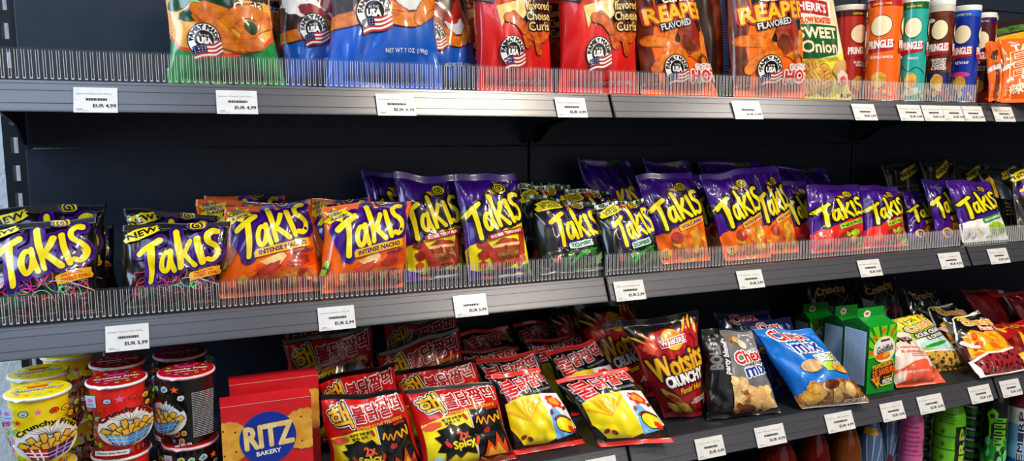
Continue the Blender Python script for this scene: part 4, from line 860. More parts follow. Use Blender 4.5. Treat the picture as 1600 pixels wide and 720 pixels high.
G_HACK, G_BUL = 'red spicy snack packs', 'black spicy snack packs'
def rp(des, bl, br, tl, tr, yt, label, yb=None, **k):
    k.setdefault('t', .026); k.setdefault('st', .055)
    return bag(des, 'C', bl, br, tl, tr, yb, yt, label, kind='rice_snack_pack', cat='snack pack', group=G_HACK if des == 'hack' else G_BUL, sb=.06, **k)
rp('hack', (518, 752), (668, 732), (498, 620), (627, 608), -.395, 'front red snack pack beside the cracker boxes', t=.03)
rp('hack', (518, 700), (636, 687), (494, 594), (616, 564), -.33, 'red snack pack leaning behind the front one beside the cracker boxes', t=.016)
rp('hack', (662, 744), (808, 716), (632, 607), (771, 597), -.375, 'front red snack pack beside the black packs', t=.03)
rp('hack', (640, 690), (778, 668), (610, 582), (742, 560), -.30, 'red snack pack leaning behind the front one beside the black packs', t=.016)
rp('hack', 470, 600, (440, 532), (582, 506), -.17, 'red snack pack in shade far back, above the cracker boxes', yb=-.225, t=.018, edge=.04)
rp('hack', 455, 580, (442, 508), (565, 492), -.085, 'red snack pack in deep shade, last of the pile above the cracker boxes', yb=-.14, t=.016, edge=.05)
rp('hack', 612, 735, (588, 552), (718, 508), -.20, 'red snack pack in shade behind the second front one', yb=-.245, t=.018, edge=.04)
rp('hack', 600, 720, (600, 505), (715, 488), -.10, 'red snack pack in deep shade, last row, left of the black ones', yb=-.15, t=.016, edge=.05)
rp('bul', (800, 712), (917, 692), (764, 586), (845, 574), -.345, 'front black snack pack beside the red packs', t=.03)
rp('bul', (938, 698), (1054, 690), (868, 594), (980, 572), -.37, 'front black snack pack beside the dark red corn puff bag', t=.03)
rp('bul', (768, 668), (878, 652), (742, 564), (840, 548), -.275, 'black snack pack behind the front one beside the red packs', t=.02)
rp('bul', (890, 650), (990, 632), (850, 552), (934, 528), -.27, 'black snack pack behind the front one beside the corn puff bag', t=.02)
rp('bul', 740, 826, (712, 548), (812, 541), -.175, 'black snack pack in shade, third row behind the left front one', yb=-.23, t=.016, edge=.05)
rp('bul', 845, 945, (818, 532), (925, 520), -.175, 'black snack pack in shade, third row behind the right front one', yb=-.23, t=.016, edge=.05)
rp('bul', 740, 835, (712, 520), (795, 508), -.085, 'black snack pack in deep shade, last row above the left ones', yb=-.135, t=.015, edge=.06)
rp('bul', 835, 905, (800, 505), (868, 497), -.07, 'black snack pack in deep shade, last row above the right ones', yb=-.115, t=.015, edge=.06)

def cb(des, bl, br, tl, tr, yt, label, kind, yb=None, cat='snack bag', **k):
    k.setdefault('t', .03); return bag(des, 'C', bl, br, tl, tr, yb, yt, label, kind=kind, cat=cat, **k)
cb('wotsits', (1036, 652), (1099, 649), (968, 502), (1091, 485), (-.33, -.365), 'front dark red corn puff bag with a black top', 'corn_puff_bag', group='dark red corn puff bags', t=.042)
cb('wotsits', 955, 1035, (893, 475), (985, 465), -.215, 'dark red corn puff bag behind the front one', 'corn_puff_bag', yb=-.25, group='dark red corn puff bags', t=.02, edge=.05)
cb('wotsits', 900, 975, (852, 478), (935, 466), -.135, 'dark red corn puff bag in the last row by the black snack packs', 'corn_puff_bag', yb=-.178, group='dark red corn puff bags', t=.018, edge=.05)
cb('chexblack', (1104, 656), (1220, 644), (1096, 514), (1172, 514), -.36, 'grey and black snack mix bag', 'snack_mix_bag', t=.026)
cb('chexblue', (1252, 639), (1356, 629), (1174, 514), (1268, 514), -.36, 'bright blue front snack mix bag', 'snack_mix_bag', t=.036)
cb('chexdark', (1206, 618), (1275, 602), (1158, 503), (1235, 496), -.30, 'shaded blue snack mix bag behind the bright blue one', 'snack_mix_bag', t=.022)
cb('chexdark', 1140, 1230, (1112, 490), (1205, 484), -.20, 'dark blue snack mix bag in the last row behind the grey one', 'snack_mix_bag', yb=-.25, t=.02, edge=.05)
cb('popcorn', (1401, 606), (1476, 598), (1374, 517), (1420, 522), -.36, 'pink and white popcorn bag beside the green carton', 'popcorn_bag', t=.026, pinch=.0)
cb('limecrunch', (1440, 584), (1517, 574), (1390, 500), (1440, 489), -.32, 'lime green curl bag with gold leopard print foot', 'cheese_curl_bag', t=.023, pinch=0)
cb('flaminhot', (1530, 592), (1606, 578), (1470, 498), (1529, 485), -.34, 'flame printed curl bag with red leopard print foot', 'cheese_curl_bag', t=.023, pinch=0)
cb('flaminhot', 1495, 1560, (1432, 482), (1490, 473), -.235, 'dark flame printed curl bag behind the front one', 'cheese_curl_bag', yb=-.30, t=.022, edge=.05)
cb('hotsticks', 1590, 1680, (1534, 512), (1600, 500), -.30, 'red and yellow hot stick bag at the right photo edge', 'hot_stick_bag', yb=-.42, t=.024, edge=.04)
cb('redpack', 1545, 1605, (1497, 452), (1568, 453), -.165, 'plain dark red bag leaning behind the flame printed ones', 'snack_pouch', yb=-.21, t=.02, edge=.05)
cb('redpack', 1612, 1680, (1566, 456), (1650, 452), -.215, 'plain red bag at the right photo edge, tops cut by it', 'snack_pouch', yb=-.27, t=.02, edge=.05)
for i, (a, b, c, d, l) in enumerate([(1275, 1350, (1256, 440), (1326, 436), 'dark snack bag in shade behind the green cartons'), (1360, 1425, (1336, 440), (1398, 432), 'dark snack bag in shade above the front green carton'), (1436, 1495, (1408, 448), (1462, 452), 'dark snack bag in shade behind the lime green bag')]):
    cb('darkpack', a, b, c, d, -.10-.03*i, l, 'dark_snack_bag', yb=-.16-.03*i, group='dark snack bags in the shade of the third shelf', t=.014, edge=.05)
# ---------------------------------------------------------------- round things
def lathe(prof, cx, cy, z0, n=48, start=0.):
    a = start + np.arange(n)*2*PI/n
    return np.stack([np.stack([cx+r*np.cos(a), cy+r*np.sin(a), np.full(n, z0+z)], 1) for r, z in prof])
def face_grid(prof, cx, cy, z0, turn=0., half=105., nu=40):
    th = math.atan2(CAM[1]-cy, CAM[0]-cx) + math.radians(turn)
    a = th + np.radians(np.linspace(-half, half, nu+1))
    G = np.stack([np.stack([cx+r*np.cos(a), cy+r*np.sin(a), np.full(nu+1, z0+z)], 1) for r, z in prof]); return G, grid_normals(G), th
def fill_prof(prof, n):
    """even steps of height along a profile"""
    zs = np.linspace(prof[0][1], prof[-1][1], n+1); return [(float(np.interp(z, [p[1] for p in prof], [p[0] for p in prof])), float(z)) for z in zs]
def centre_of(xl, xr, yc, z):
    X = x_at((xl+xr)/2, yc, z); d = math.dist((X, yc), CAM[:2])
    a, b = ray(xl, 200), ray(xr, 200); ang = abs(math.atan2(a[0], a[1])-math.atan2(b[0], b[1])); return X, d*math.sin(ang/2)
M_LID = mat('white_lid', 'e9e8e4', rough=.35); M_RIM = mat('tin_rim', 'b9bcc2', rough=.25, metal=.9)

def can_art(name, body, dark, flavour, W=.70, extra=None):
    def fn(A, W):
        A.rect(0, .93, W, 1, dark); A.text('LIMITED TIME', W*.5, .955, .018, 'yellow', w=W*.3, dil=0.0006)
        if extra: extra(A, W)
        for cx in (W*.5, W*1.02):
            A.ell(cx, .74, .125, .105, 'black', 10, 30); A.ell(cx, .74, .118, .098, 'cream', 10, 30)
            A.poly([(cx-.15, .56), (cx+.16, .60), (cx+.15, .50), (cx, .485), (cx-.15, .47)], 'crimson'); A.otext('PRINGLES', cx, .56, .075, 'white', [('crimson', .008)], w=.28, rot=2, dil=0.0042)
            for i, s in enumerate(flavour): A.text(s, cx+.02, .43-.03*i, .026, 'white', w=min(.24, .026*len(s)), dil=0.0012)
            A.ell(cx, .20, .09, .085, 'brown', 10, jit=.05); A.ell(cx, .205, .086, .08, 'flame' if body in ('blue', 'wine', 'maroon') else 'chip', 10, jit=.05)
        blobs(A, W*.3, .04, W*.75, .14, 8, [F('salsa'), F('chip'), F('mixpale')], .015, .04, len(name))
    design(name, W, body)(fn)
can_art('can_red', 'brickred', 'maroon', ['BUFFALO', 'RANCH']); can_art('can_orange', 'orange', 'crimson', ['BUFFALO RANCH'])
can_art('can_teal', 'teal', 'dkgreen', ['RANCH'], extra=lambda A, W: (A.stroke(smooth_line([(W*.3, .36), (W*.45, .30), (W*.6, .34), (W*.8, .28)], 4), .01, 'dkgreen'), A.ell(W*.5, .10, .12, .05, 'paleteal', jit=.1)))
can_art('can_passport', 'rust', 'silver', ['PASSPORT', 'FLAVORS', 'ROASTED', '& SMOKED'], extra=lambda A, W: (A.rect(0, 0, W, .30, 'navy'), A.ell(W*.3, .84, .07, .022, 'white'), A.ell(W*.28, .50, .06, .02, 'white')))
can_art('can_blue', 'royal', 'blue', ['KETCHUP'], extra=lambda A, W: (A.ell(W*.5, .30, .14, .03, 'magenta'), A.rect(W*.12, .3, W*.22, .75, 'navy')))
can_art('can_bbq', 'maroon', 'dkpurple', ['TEXAS BBQ', 'SAUCE'], extra=lambda A, W: A.rect(0, 0, W, .14, 'crimson'))
def canister(des, xl, xr, yc, label, H=.232, turn=0, lid='white'):
    z0 = DECK['A']+.001; X, R = centre_of(xl, xr, yc, z0+.1)
    root = empty('chip_canister', (X, yc, z0), label, 'canister', 'chip canisters on the top shelf')
    prof = fill_prof([(R, .004), (R, H-.012)], 6); G, N, th = face_grid(prof, X, yc, z0, turn)
    skin('canister_body', lathe(prof, X, yc, z0, 48, th), DES[des][1], root, DES[des][0], G, N, .018)
    skin('metal_rim', lathe([(R*1.0, 0), (R*1.02, .001), (R*1.02, .004), (R, .005)], X, yc, z0, 48), M_RIM, root)
    skin('lid', lathe([(R*1.0, H-.0125), (R*1.035, H-.012), (R*1.035, H-.002), (R*1.02, H), (R*.9, H-.0015), (R*.2, H-.0015)], X, yc, z0, 48), M_LID, root)
canister('can_red', 1299, 1350, -.195, 'dark red and orange canister at the left end of its row', turn=42)
canister('can_orange', 1352, 1407, -.275, 'bright orange canister, widest in the row', H=.245, turn=-12)
canister('can_teal', 1404, 1447, -.30, 'teal canister with a ranch label', H=.24, turn=-4)
canister('can_passport', 1446, 1487, -.30, 'brown and navy canister between the teal and the royal blue ones', H=.24, turn=-4)
canister('can_blue', 1485, 1528, -.30, 'royal blue ketchup canister', turn=-16)
canister('can_bbq', 1514, 1552, -.245, 'dark purple barbecue canister partly behind the royal blue one', turn=-8)
canister('can_orange', 1512, 1553, -.14, 'orange canister in the back row behind the dark purple one', H=.25)
canister('can_red', 1330, 1372, -.12, 'dark red canister in the back row above the gap of the red and orange ones', H=.235)

def cup_art(name, body, dark, flavour, basket, lidcol):
    def fn(A, W):
        R = random.Random(len(name)*3)
        cols = ['brightred', 'lime', 'sky', 'lilac', 'pink', 'gold', 'mint', 'orange', 'paleblue']
        cx = W*.555
        n = 0
        for gy in range(7):
            for gx in range(11):
                x, y = .05+gx*.142+(gy % 2)*.07+R.uniform(-.015, .015), .06+gy*.137+R.uniform(-.012, .012)
                if ((x-cx)/.38)**2+((y-.50)/.33)**2 < 1 or x > W-.02 or y > .95 or (.36 < x < .56 and y > .76) or (.46 < x < .84 and y < .23) or (name == 'cup_black' and x > W*.77): continue
                n += 1; m = cols[(n*5) % 9]; s = R.uniform(.038, .050)
                if n % 4 == 0:
                    A.poly([(x+s*(1.15 if k % 2 == 0 else .5)*math.cos(k*PI/5+.3), y+s*(1.15 if k % 2 == 0 else .5)*math.sin(k*PI/5+.3)) for k in range(10)], m)
                else:
                    A.ell(x, y, s*1.15, s*.95, 'dkbrown' if name != 'cup_black' else 'cream', 20, 14, .12, n); A.ell(x, y, s*.92, s*.74, m, 20, 14, .12, n); A.stroke([(x-s*.3, y), (x, y-s*.25), (x+s*.35, y+s*.1)], s*.2, 'dkbrown')
        A.rect(.40, .80, .52, .97, 'paleblue'); A.ell(.46, .90, .03, .03, 'pink'); A.fake(.42, .82, .50, .86, 1, 'steel', 3)
        A.ell(cx, .47, .335, .265, 'white', n=40)
        for k in range(9): A.stroke([(cx+.02, .55), (cx+.30*math.cos(.6+k*.24), .55+.17*math.sin(.6+k*.24))], .012, 'grey', .002, keep=k > 0)
        A.otext('Crunchy Fries', cx-.0, .725, .085, 'black', [(body, .012)], w=.66, arc=.36, dil=0.0048)
        for k, (o, a, L) in enumerate([(-.19, -44, .17), (.20, 40, .18), (-.12, -24, .25), (.13, 22, .26), (-.03, -8, .28), (.05, 10, .25), (-.16, -52, .22), (.17, 48, .24), (-.08, -20, .17), (.10, 26, .17), (.01, 3, .19), (-.14, -34, .12), (.17, 36, .12), (-.05, -6, .12), (.06, 12, .11)]):
            x = cx+o*.82; c, q = math.sin(math.radians(a)), math.cos(math.radians(a)); p = [(x-c*.06, .36), (x+c*L*.9, .38+q*L*.80)]
            A.stroke(p, .074, 'dkbrown', cap=False); A.stroke([p[0], (p[1][0]-c*.01, p[1][1]-q*.01)], .058, 'fries' if k % 3 else 'gold', cap=False)
        bl = [(cx-.235, .43), (cx-.03, .38), (cx-.02, .24), (cx-.16, .28)]; br = [(cx-.03, .38), (cx+.24, .45), (cx+.16, .31), (cx-.02, .24)]
        A.poly([(cx-.25, .44), (cx-.03, .39), (cx+.255, .46), (cx+.17, .30), (cx-.02, .225), (cx-.17, .27)], 'black'); A.poly(bl, basket[0]); A.poly(br, basket[1])
        for k in (1, 2):
            f = k/3; lp = lambda p, q, t: (p[0]+(q[0]-p[0])*t, p[1]+(q[1]-p[1])*t)
            for B, m in ((bl, basket[2]), (br, basket[3])): A.stroke([lp(B[0], B[1], f), lp(B[3], B[2], f)], .016, m); A.stroke([lp(B[0], B[3], f), lp(B[1], B[2], f)], .016, m)
        A.rect(.48, .125, .82, .195, 'white', -3); A.text(flavour, .65, .16, .028, 'dkgreen', w=.29, rot=-3, dil=0.0012); A.text('NET WT. 50g', W*.74, .085, .035, 'black' if name != 'cup_black' else 'white', w=.2, rot=10, dil=0.0018)
        if name == 'cup_black': A.fake(W*.82, .18, W*.99, .86, 26, 'silver', 4)
    design(name, 1.52, body)(fn)
    def lf(A, W):
        R = random.Random(5)
        for i in range(12):
            a = i*PI/6; m = ['lime', 'gold', 'lilac', 'pink', 'mint'][i % 5]; A.ell(.5+.36*math.cos(a), .5+.36*math.sin(a), .04, .03, m, n=10, keep=False)
        A.otext('Crunchy Fries', .5, .48, .13, 'white', [(dark, .014)], w=.74, dil=0.0048); A.rect(.34, .60, .66, .72, 'orange' if name == 'cup_yellow' else 'magenta'); A.text(flavour, .5, .33, .05, 'white', w=.4, dil=0.0024)
    design(name+'_lid', 1, lidcol)(lf)
cup_art('cup_yellow', 'yellow', 'dkgreen', 'Original Flavour', ('crimson', 'maroon', 'white', 'lilac'), 'yellow')
cup_art('cup_red', 'brightred', 'dkred', 'Mexican Spicy Flavour', ('sky', 'steel', 'paleblue', 'sky'), 'crimson')
cup_art('cup_black', 'black', 'dkred', 'Truffle Flavour', ('sky', 'steel', 'paleblue', 'sky'), 'crimson')
CUPH = .107
def cup(des, px, py, yc, level, label, turn=0, R=.0388, tab=-115):
    z0 = DECK['C']+.001+level*(CUPH+.0015); zt = z0+CUPH
    p = at_z(px, py, DECK['C']+.002+2*CUPH+.0015) if yc is None else None
    X, Y = (p[0], p[1]) if p is not None else (px, yc)
    root = empty('snack_cup', (X, Y, z0), label, 'cup', 'snack cups stacked in twos')
    prof = fill_prof([(R*.76, 0), (R*.95, CUPH-.004)], 14); G, N, th = face_grid(prof, X, Y, z0, turn)
    skin('cup_body', lathe(prof, X, Y, z0, 56, th), DES[des][1], root, DES[des][0], G, N, .03)
    rim = mat('pale_cup_rim_'+('pink' if des == 'cup_black' else 'white'), 'f0c3cf' if des == 'cup_black' else 'e4e6ea', rough=.3)
    skin('rim', lathe([(R*.95, CUPH-.0055), (R*1.02, CUPH-.005), (R*1.05, CUPH-.003), (R*1.04, CUPH-.0008), (R*.98, CUPH-.0006)], X, Y, z0, 56), rim, root)
    d = DES[des+'_lid']; n = 24; th2 = math.atan2(CAM[1]-Y, CAM[0]-X)
    e1 = np.array([-math.sin(th2), math.cos(th2), 0]); e2 = np.array([-math.cos(th2), -math.sin(th2), 0]); c0 = np.array([X, Y, zt])
    S = np.linspace(-1, 1, n+1); G = np.array([[c0 + e1*u*R + e2*v*R + np.array([0, 0, .0006]) for u in S] for v in S]); N = np.zeros_like(G); N[..., 2] = 1
    ld = skin('foil_lid', lathe([(R*.99, CUPH-.001), (R*1.0, CUPH), (R*.98, CUPH+.0006), (R*.3, CUPH+.0006)], X, Y, z0, 56), d[1], root, d[0], G, N, .2, lift=.0002, step=.00003)
    a = math.radians(tab); m = MB(); q = lambda r, da, z: (X+r*math.cos(a+da), Y+r*math.sin(a+da), zt+z)
    tp = [q(R*1.0, -.3, .0002), q(R*1.06, -.22, -.001), q(R*1.13, -.03, -.003), q(R*1.13, .03, -.003), q(R*1.06, .22, -.001), q(R*1.0, .3, .0002)]
    m.add(tp + [(x, y, z-.0008) for x, y, z in tp], [(0, 1, 2, 3, 4, 5), (11, 10, 9, 8, 7, 6)] + [(i, i+6, (i+1) % 6+6, (i+1) % 6) for i in range(6)], rim)
    o = m.build('pull_tab', ld)
    return X, Y
def cup_pair(des, px, py, what, where, turn, tlow):
    X, Y = cup(des, px, py, None, 1, f'{what} cup on top of its stack, {where}', turn)
    cup(des, X, Y+.002, Y+.002, 0, f'{what} cup at the bottom of its stack, {where}', tlow)
cup_pair('cup_yellow', 59, 607, 'yellow', 'front row at the left photo edge', -2, 10)
cup_pair('cup_yellow', 60, 579, 'yellow', 'second row behind the front yellow one', 40, 50)
cup_pair('cup_red', 182, 589, 'red', 'front row between yellow and black', 2, 10)
cup_pair('cup_red', 184, 562, 'red', 'second row behind the front red one', 30, -60)
cup_pair('cup_black', 291, 576, 'black', 'front row beside the cracker boxes', -62, 0)
cup_pair('cup_black', 281, 549, 'black', 'second row behind the front black one', 30, 30)
X, Y = cup('cup_yellow', 107, 549, None, 1, 'yellow cup on top of the rearmost yellow stack', 10); cup('cup_yellow', X, Y+.002, Y+.002, 0, 'yellow cup at the bottom of the rearmost yellow stack', 10)

# ---------------------------------------------------------------- cracker boxes
BRAND = Art('ritz', 1.0)
def ritz(A):
    W = A.W
    for cx, cy in ((.05, .42), (W-.09, .47)):
        n = 40; A.poly([(cx+.27*(1+.035*(k % 2))*math.cos(k*2*PI/n), cy+.25*(1+.035*(k % 2))*math.sin(k*2*PI/n)) for k in range(n)], 'pretzel'); A.poly([(cx+.26*(1+.035*(k % 2))*math.cos(k*2*PI/n), cy+.24*(1+.035*(k % 2))*math.sin(k*2*PI/n)) for k in range(n)], 'cracker')
        for k in range(7): A.ell(cx+.15*math.cos(k*.9), cy+.15*math.sin(k*.9), .012, .012, 'brown', n=8, keep=k > 0)
    A.ell(W*.5, .42, .315, .315, 'blue', n=40); A.ell(W*.5, .42, .31, .31, 'royal', n=40)
    A.otext('RITZ', W*.51, .45, .26, 'cheese', [('navy', .010)], w=.53, rot=3, dil=.014); A.text('BAKERY', W*.5, .25, .05, 'white', w=.27, rot=4, dil=0.0024)
ritz(BRAND)
M_BOXRED = mat('red_carton', 'd01a24', rough=.42, coat=.15); M_BOXEDGE = mat('carton_edge', 'e9b8a6', rough=.7)
def cracker_box(x0, x1, ytop, y, label, depth=.042, seed=1, skewy=0):
    z0 = DECK['C']+.001; a = at_y(x0, ytop[0], y); b = at_y(x1, ytop[1], y); zt = (a[2]+b[2])/2
    root = empty('cracker_box', ((a[0]+b[0])/2, y, z0), label, 'cracker box', 'red cracker boxes')
    d = .0015
    P = lambda u, v: np.array([a[0]+u*(b[0]-a[0]), y, z0+v*(zt-z0)])
    m = MB().box((a[0], y, z0), (b[0], y+depth, zt-d), M_BOXRED)
    G = np.array([[P(i/4, j/4) for i in range(5)] for j in range(5)]); N = np.zeros_like(G); N[..., 1] = -1
    A = BRAND; uv, T, MI, L, ms = A.finish(9); h = (b[0]-a[0])/(zt-z0)
    Q = bilerp(G, uv[:, 0], .30+.0*uv[:, 1] + uv[:, 1]*h*1.0 + .015) + N[0, 0]*(.0003+.00012*L)[:, None]
    k0 = len(m.v); m.v += [tuple(p) for p in Q.tolist()]
    for tri, i in zip(T.tolist(), MI.tolist()): m.f.append(tuple(k0+q for q in tri)); m.m.append(m.mi(ms[i]))
    m.build('carton', root)
    f = MB().box((a[0]-.0004, y-.0004, zt-d), (b[0]+.0004, y+depth+.0004, zt), M_BOXRED); f.box((a[0]-.0002, y-.0005, zt-d-.0006), (b[0]+.0002, y+.0002, zt-d), M_BOXEDGE); f.build('top_flap', root)
cracker_box(344, 486, (634, 618), -.425, 'front red cracker box with a blue roundel')
cracker_box(358, 497, (598, 586), -.36, 'second red cracker box, right behind the front one', .04)

# ---------------------------------------------------------------- gable top cartons
def gold_front(A, W):
    for k in range(9):
        a = math.radians(8+k*21); A.poly([(W*.55, .56), (W*.55+.5*math.cos(a-.13), .56+.5*math.sin(a-.13)), (W*.55+.5*math.cos(a+.13), .56+.5*math.sin(a+.13))], 'neon')
    for x, y, r in ((W*.2, .84, 30), (W*.82, .9, 60), (W*.08, .62, 10), (W*.92, .6, 0), (W*.5, .93, 40)): A.ell(x, y, .05, .03, 'orange', r)
    A.ell(W*.55, .65, W*.40, .20, 'lemon'); A.ell(W*.55, .65, W*.375, .185, 'white'); A.ell(W*.5, .55, W*.27, .055, 'orange'); A.ell(W*.62, .57, W*.12, .035, 'gold', 20); A.rect(W*.4, .77, W*.72, .80, 'brown', 4)
    A.text('Goldfish', W*.56, .66, .10, 'black', w=W*.58, rot=8, dil=0.0024, shear=.15)
    A.poly([(W*.15, .42), (W*.85, .50), (W*.98, .34), (W*.9, .30), (W*.86, .12), (W*.5, .10), (W*.2, .24)], 'lemon'); A.poly([(W*.17, .40), (W*.84, .48), (W*.96, .34), (W*.88, .31), (W*.84, .14), (W*.5, .12), (W*.22, .25)], 'dkbrown')
    A.otext('EXPLOSION', W*.52, .42, .06, 'gold', [('black', .01)], w=W*.6, rot=7, dil=0.0036); A.otext('DE SAVEURS', W*.55, .325, .095, 'orange', [('black', .014)], w=W*.78, rot=7, dil=0.006); A.text('Saveur', W*.68, .235, .035, 'gold', w=W*.26, rot=8, dil=0.0012); A.text('PIZZA', W*.69, .175, .055, 'white', w=W*.32, rot=8, dil=0.0036)
    A.poly([(W*.08, .24), (W*.42, .26), (W*.38, .07)], 'pretzel'); A.poly([(W*.12, .23), (W*.40, .245), (W*.37, .10)], 'flame'); blobs(A, W*.2, .15, W*.38, .23, 4, [F('salsa')], .012, .02, 3)
def gold_side(A, W): A.rect(W*.10, .12, W*.92, .92, 'paleblue'); A.fake(W*.16, .15, W*.86, .90, 26, 'steel', 6, .3)
def gold_fin(A, W): A.ell(W*.34, .4, .5, .42, 'white', jit=.05); A.ell(W*.34, .45, .3, .2, 'salmon', jit=.1)
for nm, W, fn in (('g_front', .56, gold_front), ('g_side', .40, gold_side), ('g_fin', 3.6, gold_fin)): design(nm, W, 'leaf')(fn)
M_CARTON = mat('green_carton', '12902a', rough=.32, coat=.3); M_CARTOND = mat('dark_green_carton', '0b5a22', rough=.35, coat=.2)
def carton(xfl, xfr, xsl, y, ytop, label, foot=None):
    z0 = DECK['C']+.001
    if foot: y = float(at_z(foot[0], foot[1], z0)[1])
    X0, X1 = x_at(xfl, y, z0), x_at(xfr, y, z0)
    k = (xsl-800)/FPX; a = RT-k*FW; zs = z0+.05
    yb = CAM[1] - (a[0]*(X0-CAM[0]) + a[2]*(zs-CAM[2]))/a[1]; yb = min(max(yb, y+.045), y+.085)
    zt = at_y(xfl, ytop, y)[2]; g = .014; ym = (y+yb)/2; fin = .019
    root = empty('cracker_carton', ((X0+X1)/2, ym, z0), label, 'carton', 'green gable top cracker cartons')
    def panel(m, des, p00, p10, p11, p01, n):
        A = DES[des][0]; uv, T, MI, L, ms = A.finish(9); c = [np.array(p, float) for p in (p00, p10, p11, p01)]
        G = np.array([[(c[0]*(1-i)+c[1]*i)*(1-j)+(c[3]*(1-i)+c[2]*i)*j for i in (0, 1)] for j in (0, 1)]); Q = bilerp(G, uv[:, 0], uv[:, 1]) + np.array(n)*(.0004+.00012*L)[:, None]
        k0 = len(m.v); m.v += [tuple(p) for p in Q.tolist()]
        for tri, i in zip(T.tolist(), MI.tolist()): m.f.append(tuple(k0+q for q in tri)); m.m.append(m.mi(ms[i]))
    m = MB()
    V = [(X0, y, z0), (X1, y, z0), (X1, yb, z0), (X0, yb, z0), (X0, y, zt), (X1, y, zt), (X1, yb, zt), (X0, yb, zt), (X0+.004, ym, zt+g), (X1-.004, ym, zt+g)]
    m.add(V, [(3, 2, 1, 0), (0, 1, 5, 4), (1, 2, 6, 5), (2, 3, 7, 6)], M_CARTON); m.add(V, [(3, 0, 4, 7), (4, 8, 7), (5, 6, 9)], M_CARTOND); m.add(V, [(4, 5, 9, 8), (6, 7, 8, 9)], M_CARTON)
    panel(m, 'g_front', V[0], V[1], V[5], V[4], (0, -1, 0)); panel(m, 'g_side', V[3], V[0], V[4], V[7], (-1, 0, 0))
    m.build('carton_body', root)
    f = MB().box((X0+.002, ym-.0015, zt+g-.004), (X1-.002, ym+.0015, zt+g+fin), M_CARTON); panel(f, 'g_fin', (X0+.004, ym-.0015, zt+g-.002), (X1-.004, ym-.0015, zt+g-.002), (X1-.004, ym-.0015, zt+g+fin-.002), (X0+.004, ym-.0015, zt+g+fin-.002), (0, -1, 0)); f.build('gable_fin', root)
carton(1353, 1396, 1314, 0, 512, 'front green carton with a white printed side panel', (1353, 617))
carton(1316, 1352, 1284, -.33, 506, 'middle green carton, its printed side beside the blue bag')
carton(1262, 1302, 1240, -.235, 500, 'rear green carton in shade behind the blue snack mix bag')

# ---------------------------------------------------------------- drink bottles
M_CAPB = mat('black_cap', '101012', rough=.4)
def bart(name, W, base, fn): design(name, W, base)(fn)
bart('b_pink', .95, 'pink', lambda A, W: [A.stroke([(0, y), (W, y+.01)], .008, 'magenta', keep=False) for y in (.2, .36, .52, .66)] + [A.fake(W*.35, .55, W*.7, .85, 6, 'magenta', 3)])
def prime(col, lab): 
    def fn(A, W):
        for y in (.2, .36, .52, .66): A.stroke([(0, y), (W, y+.01)], .010, 'dkgreen', keep=False)
        A.rect(W*.62, .0, W*.9, .78, 'black')
        for k, ch in enumerate('PRIME'): A.otext(ch, W*.76, .70-.15*k, .12, lab, [('grey', .006)], rot=90, w=.12, dil=0.006)
        for k in range(4): A.ell(W*.40, .72-.14*k, .035, .03, 'leaf'); A.text('BCAA'[k], W*.40, .72-.14*k, .03, 'black', dil=0.0018)
        A.fake(W*.3, .80, W*.6, .92, 4, 'dkgreen', 2)
    return fn
bart('b_green', .95, 'neon', prime('neon', 'lime'))
def stripes(A, W):
    for k in range(7): A.rect(0, .06+.13*k, W, .13+.13*k, 'black', keep=False); A.rect(W*.3, .075+.13*k, W*.6, .1+.13*k, 'silver', keep=False)
bart('b_striped', .95, 'leaf', stripes)
def claw(A, W):
    A.rect(0, .45, W, 1, 'blackgreen'); A.ell(W*.45, .72, .11, .08, 'neon', jit=.15); A.ell(W*.45, .72, .05, .03, 'blackgreen'); blobs(A, W*.2, .1, W*.8, .42, 14, [F('neon'), F('dkgreen'), F('mint'), F('blackgreen')], .04, .1, 4); A.stroke([(W*.4, .68), (W*.42, .5)], .04, 'neon')
    for k in range(5): A.rect(W*.5, .38+.07*k, W*.75, .43+.07*k, 'neon', keep=False); A.rect(W*.52, .39+.07*k, W*.66, .41+.07*k, 'black', keep=False)
bart('b_claw', .95, 'leaf', claw)
def rwb(A, W):
    A.rect(0, .78, W, 1, 'wine'); A.rect(0, .6, W, .79, 'white'); A.rect(0, .2, W, .6, 'sky')
    for k, ch in enumerate('PRIME'): A.otext(ch, W*.5, .70-.12*k, .1, 'navy', [('white', .01)], rot=90, w=.1, dil=0.0048)
bart('b_rwb', .95, 'blue', rwb)
def star(A, W):
    for k in range(8): a = k*PI/8+.2; A.stroke([(W*.5, .3), (W*.5+.5*math.cos(a), .3+.6*math.sin(a))], .01, 'paleblue', .04, keep=False)
    A.ell(W*.55, .42, .07, .07, 'wine'); A.ell(W*.5, .2, .12, .1, 'mint', jit=.2); A.ell(W*.7, .1, .1, .08, 'white', jit=.2); A.rect(W*.3, .85, W*.7, .92, 'gold')
bart('b_blue', .95, 'steel', star)
bart('b_soda', .95, 'dkred', lambda A, W: A.stroke(smooth_line([(W*.35, .35), (W*.45, .5), (W*.55, .42), (W*.65, .55)], 4), .02, 'palepink'))
M_SODA = mat('dark_red_soda', '9a1c16', rough=.06, trans=.55, ior=1.33, coat=.5); M_AMBER = mat('amber_soda', 'c0601c', rough=.06, trans=.55, ior=1.33, coat=.5)
P_SPORT = [(.88, 0), (.97, .01), (1, .05), (.95, .15), (1, .25), (.94, .35), (1, .45), (.94, .55), (1, .65), (.95, .72), (.9, .80), (.72, .88), (.5, .92), (.5, 1)]
P_SODA = [(.9, 0), (1, .03), (1, .3), (.96, .42), (1, .55), (.96, .66), (.82, .76), (.55, .86), (.36, .91), (.34, 1)]
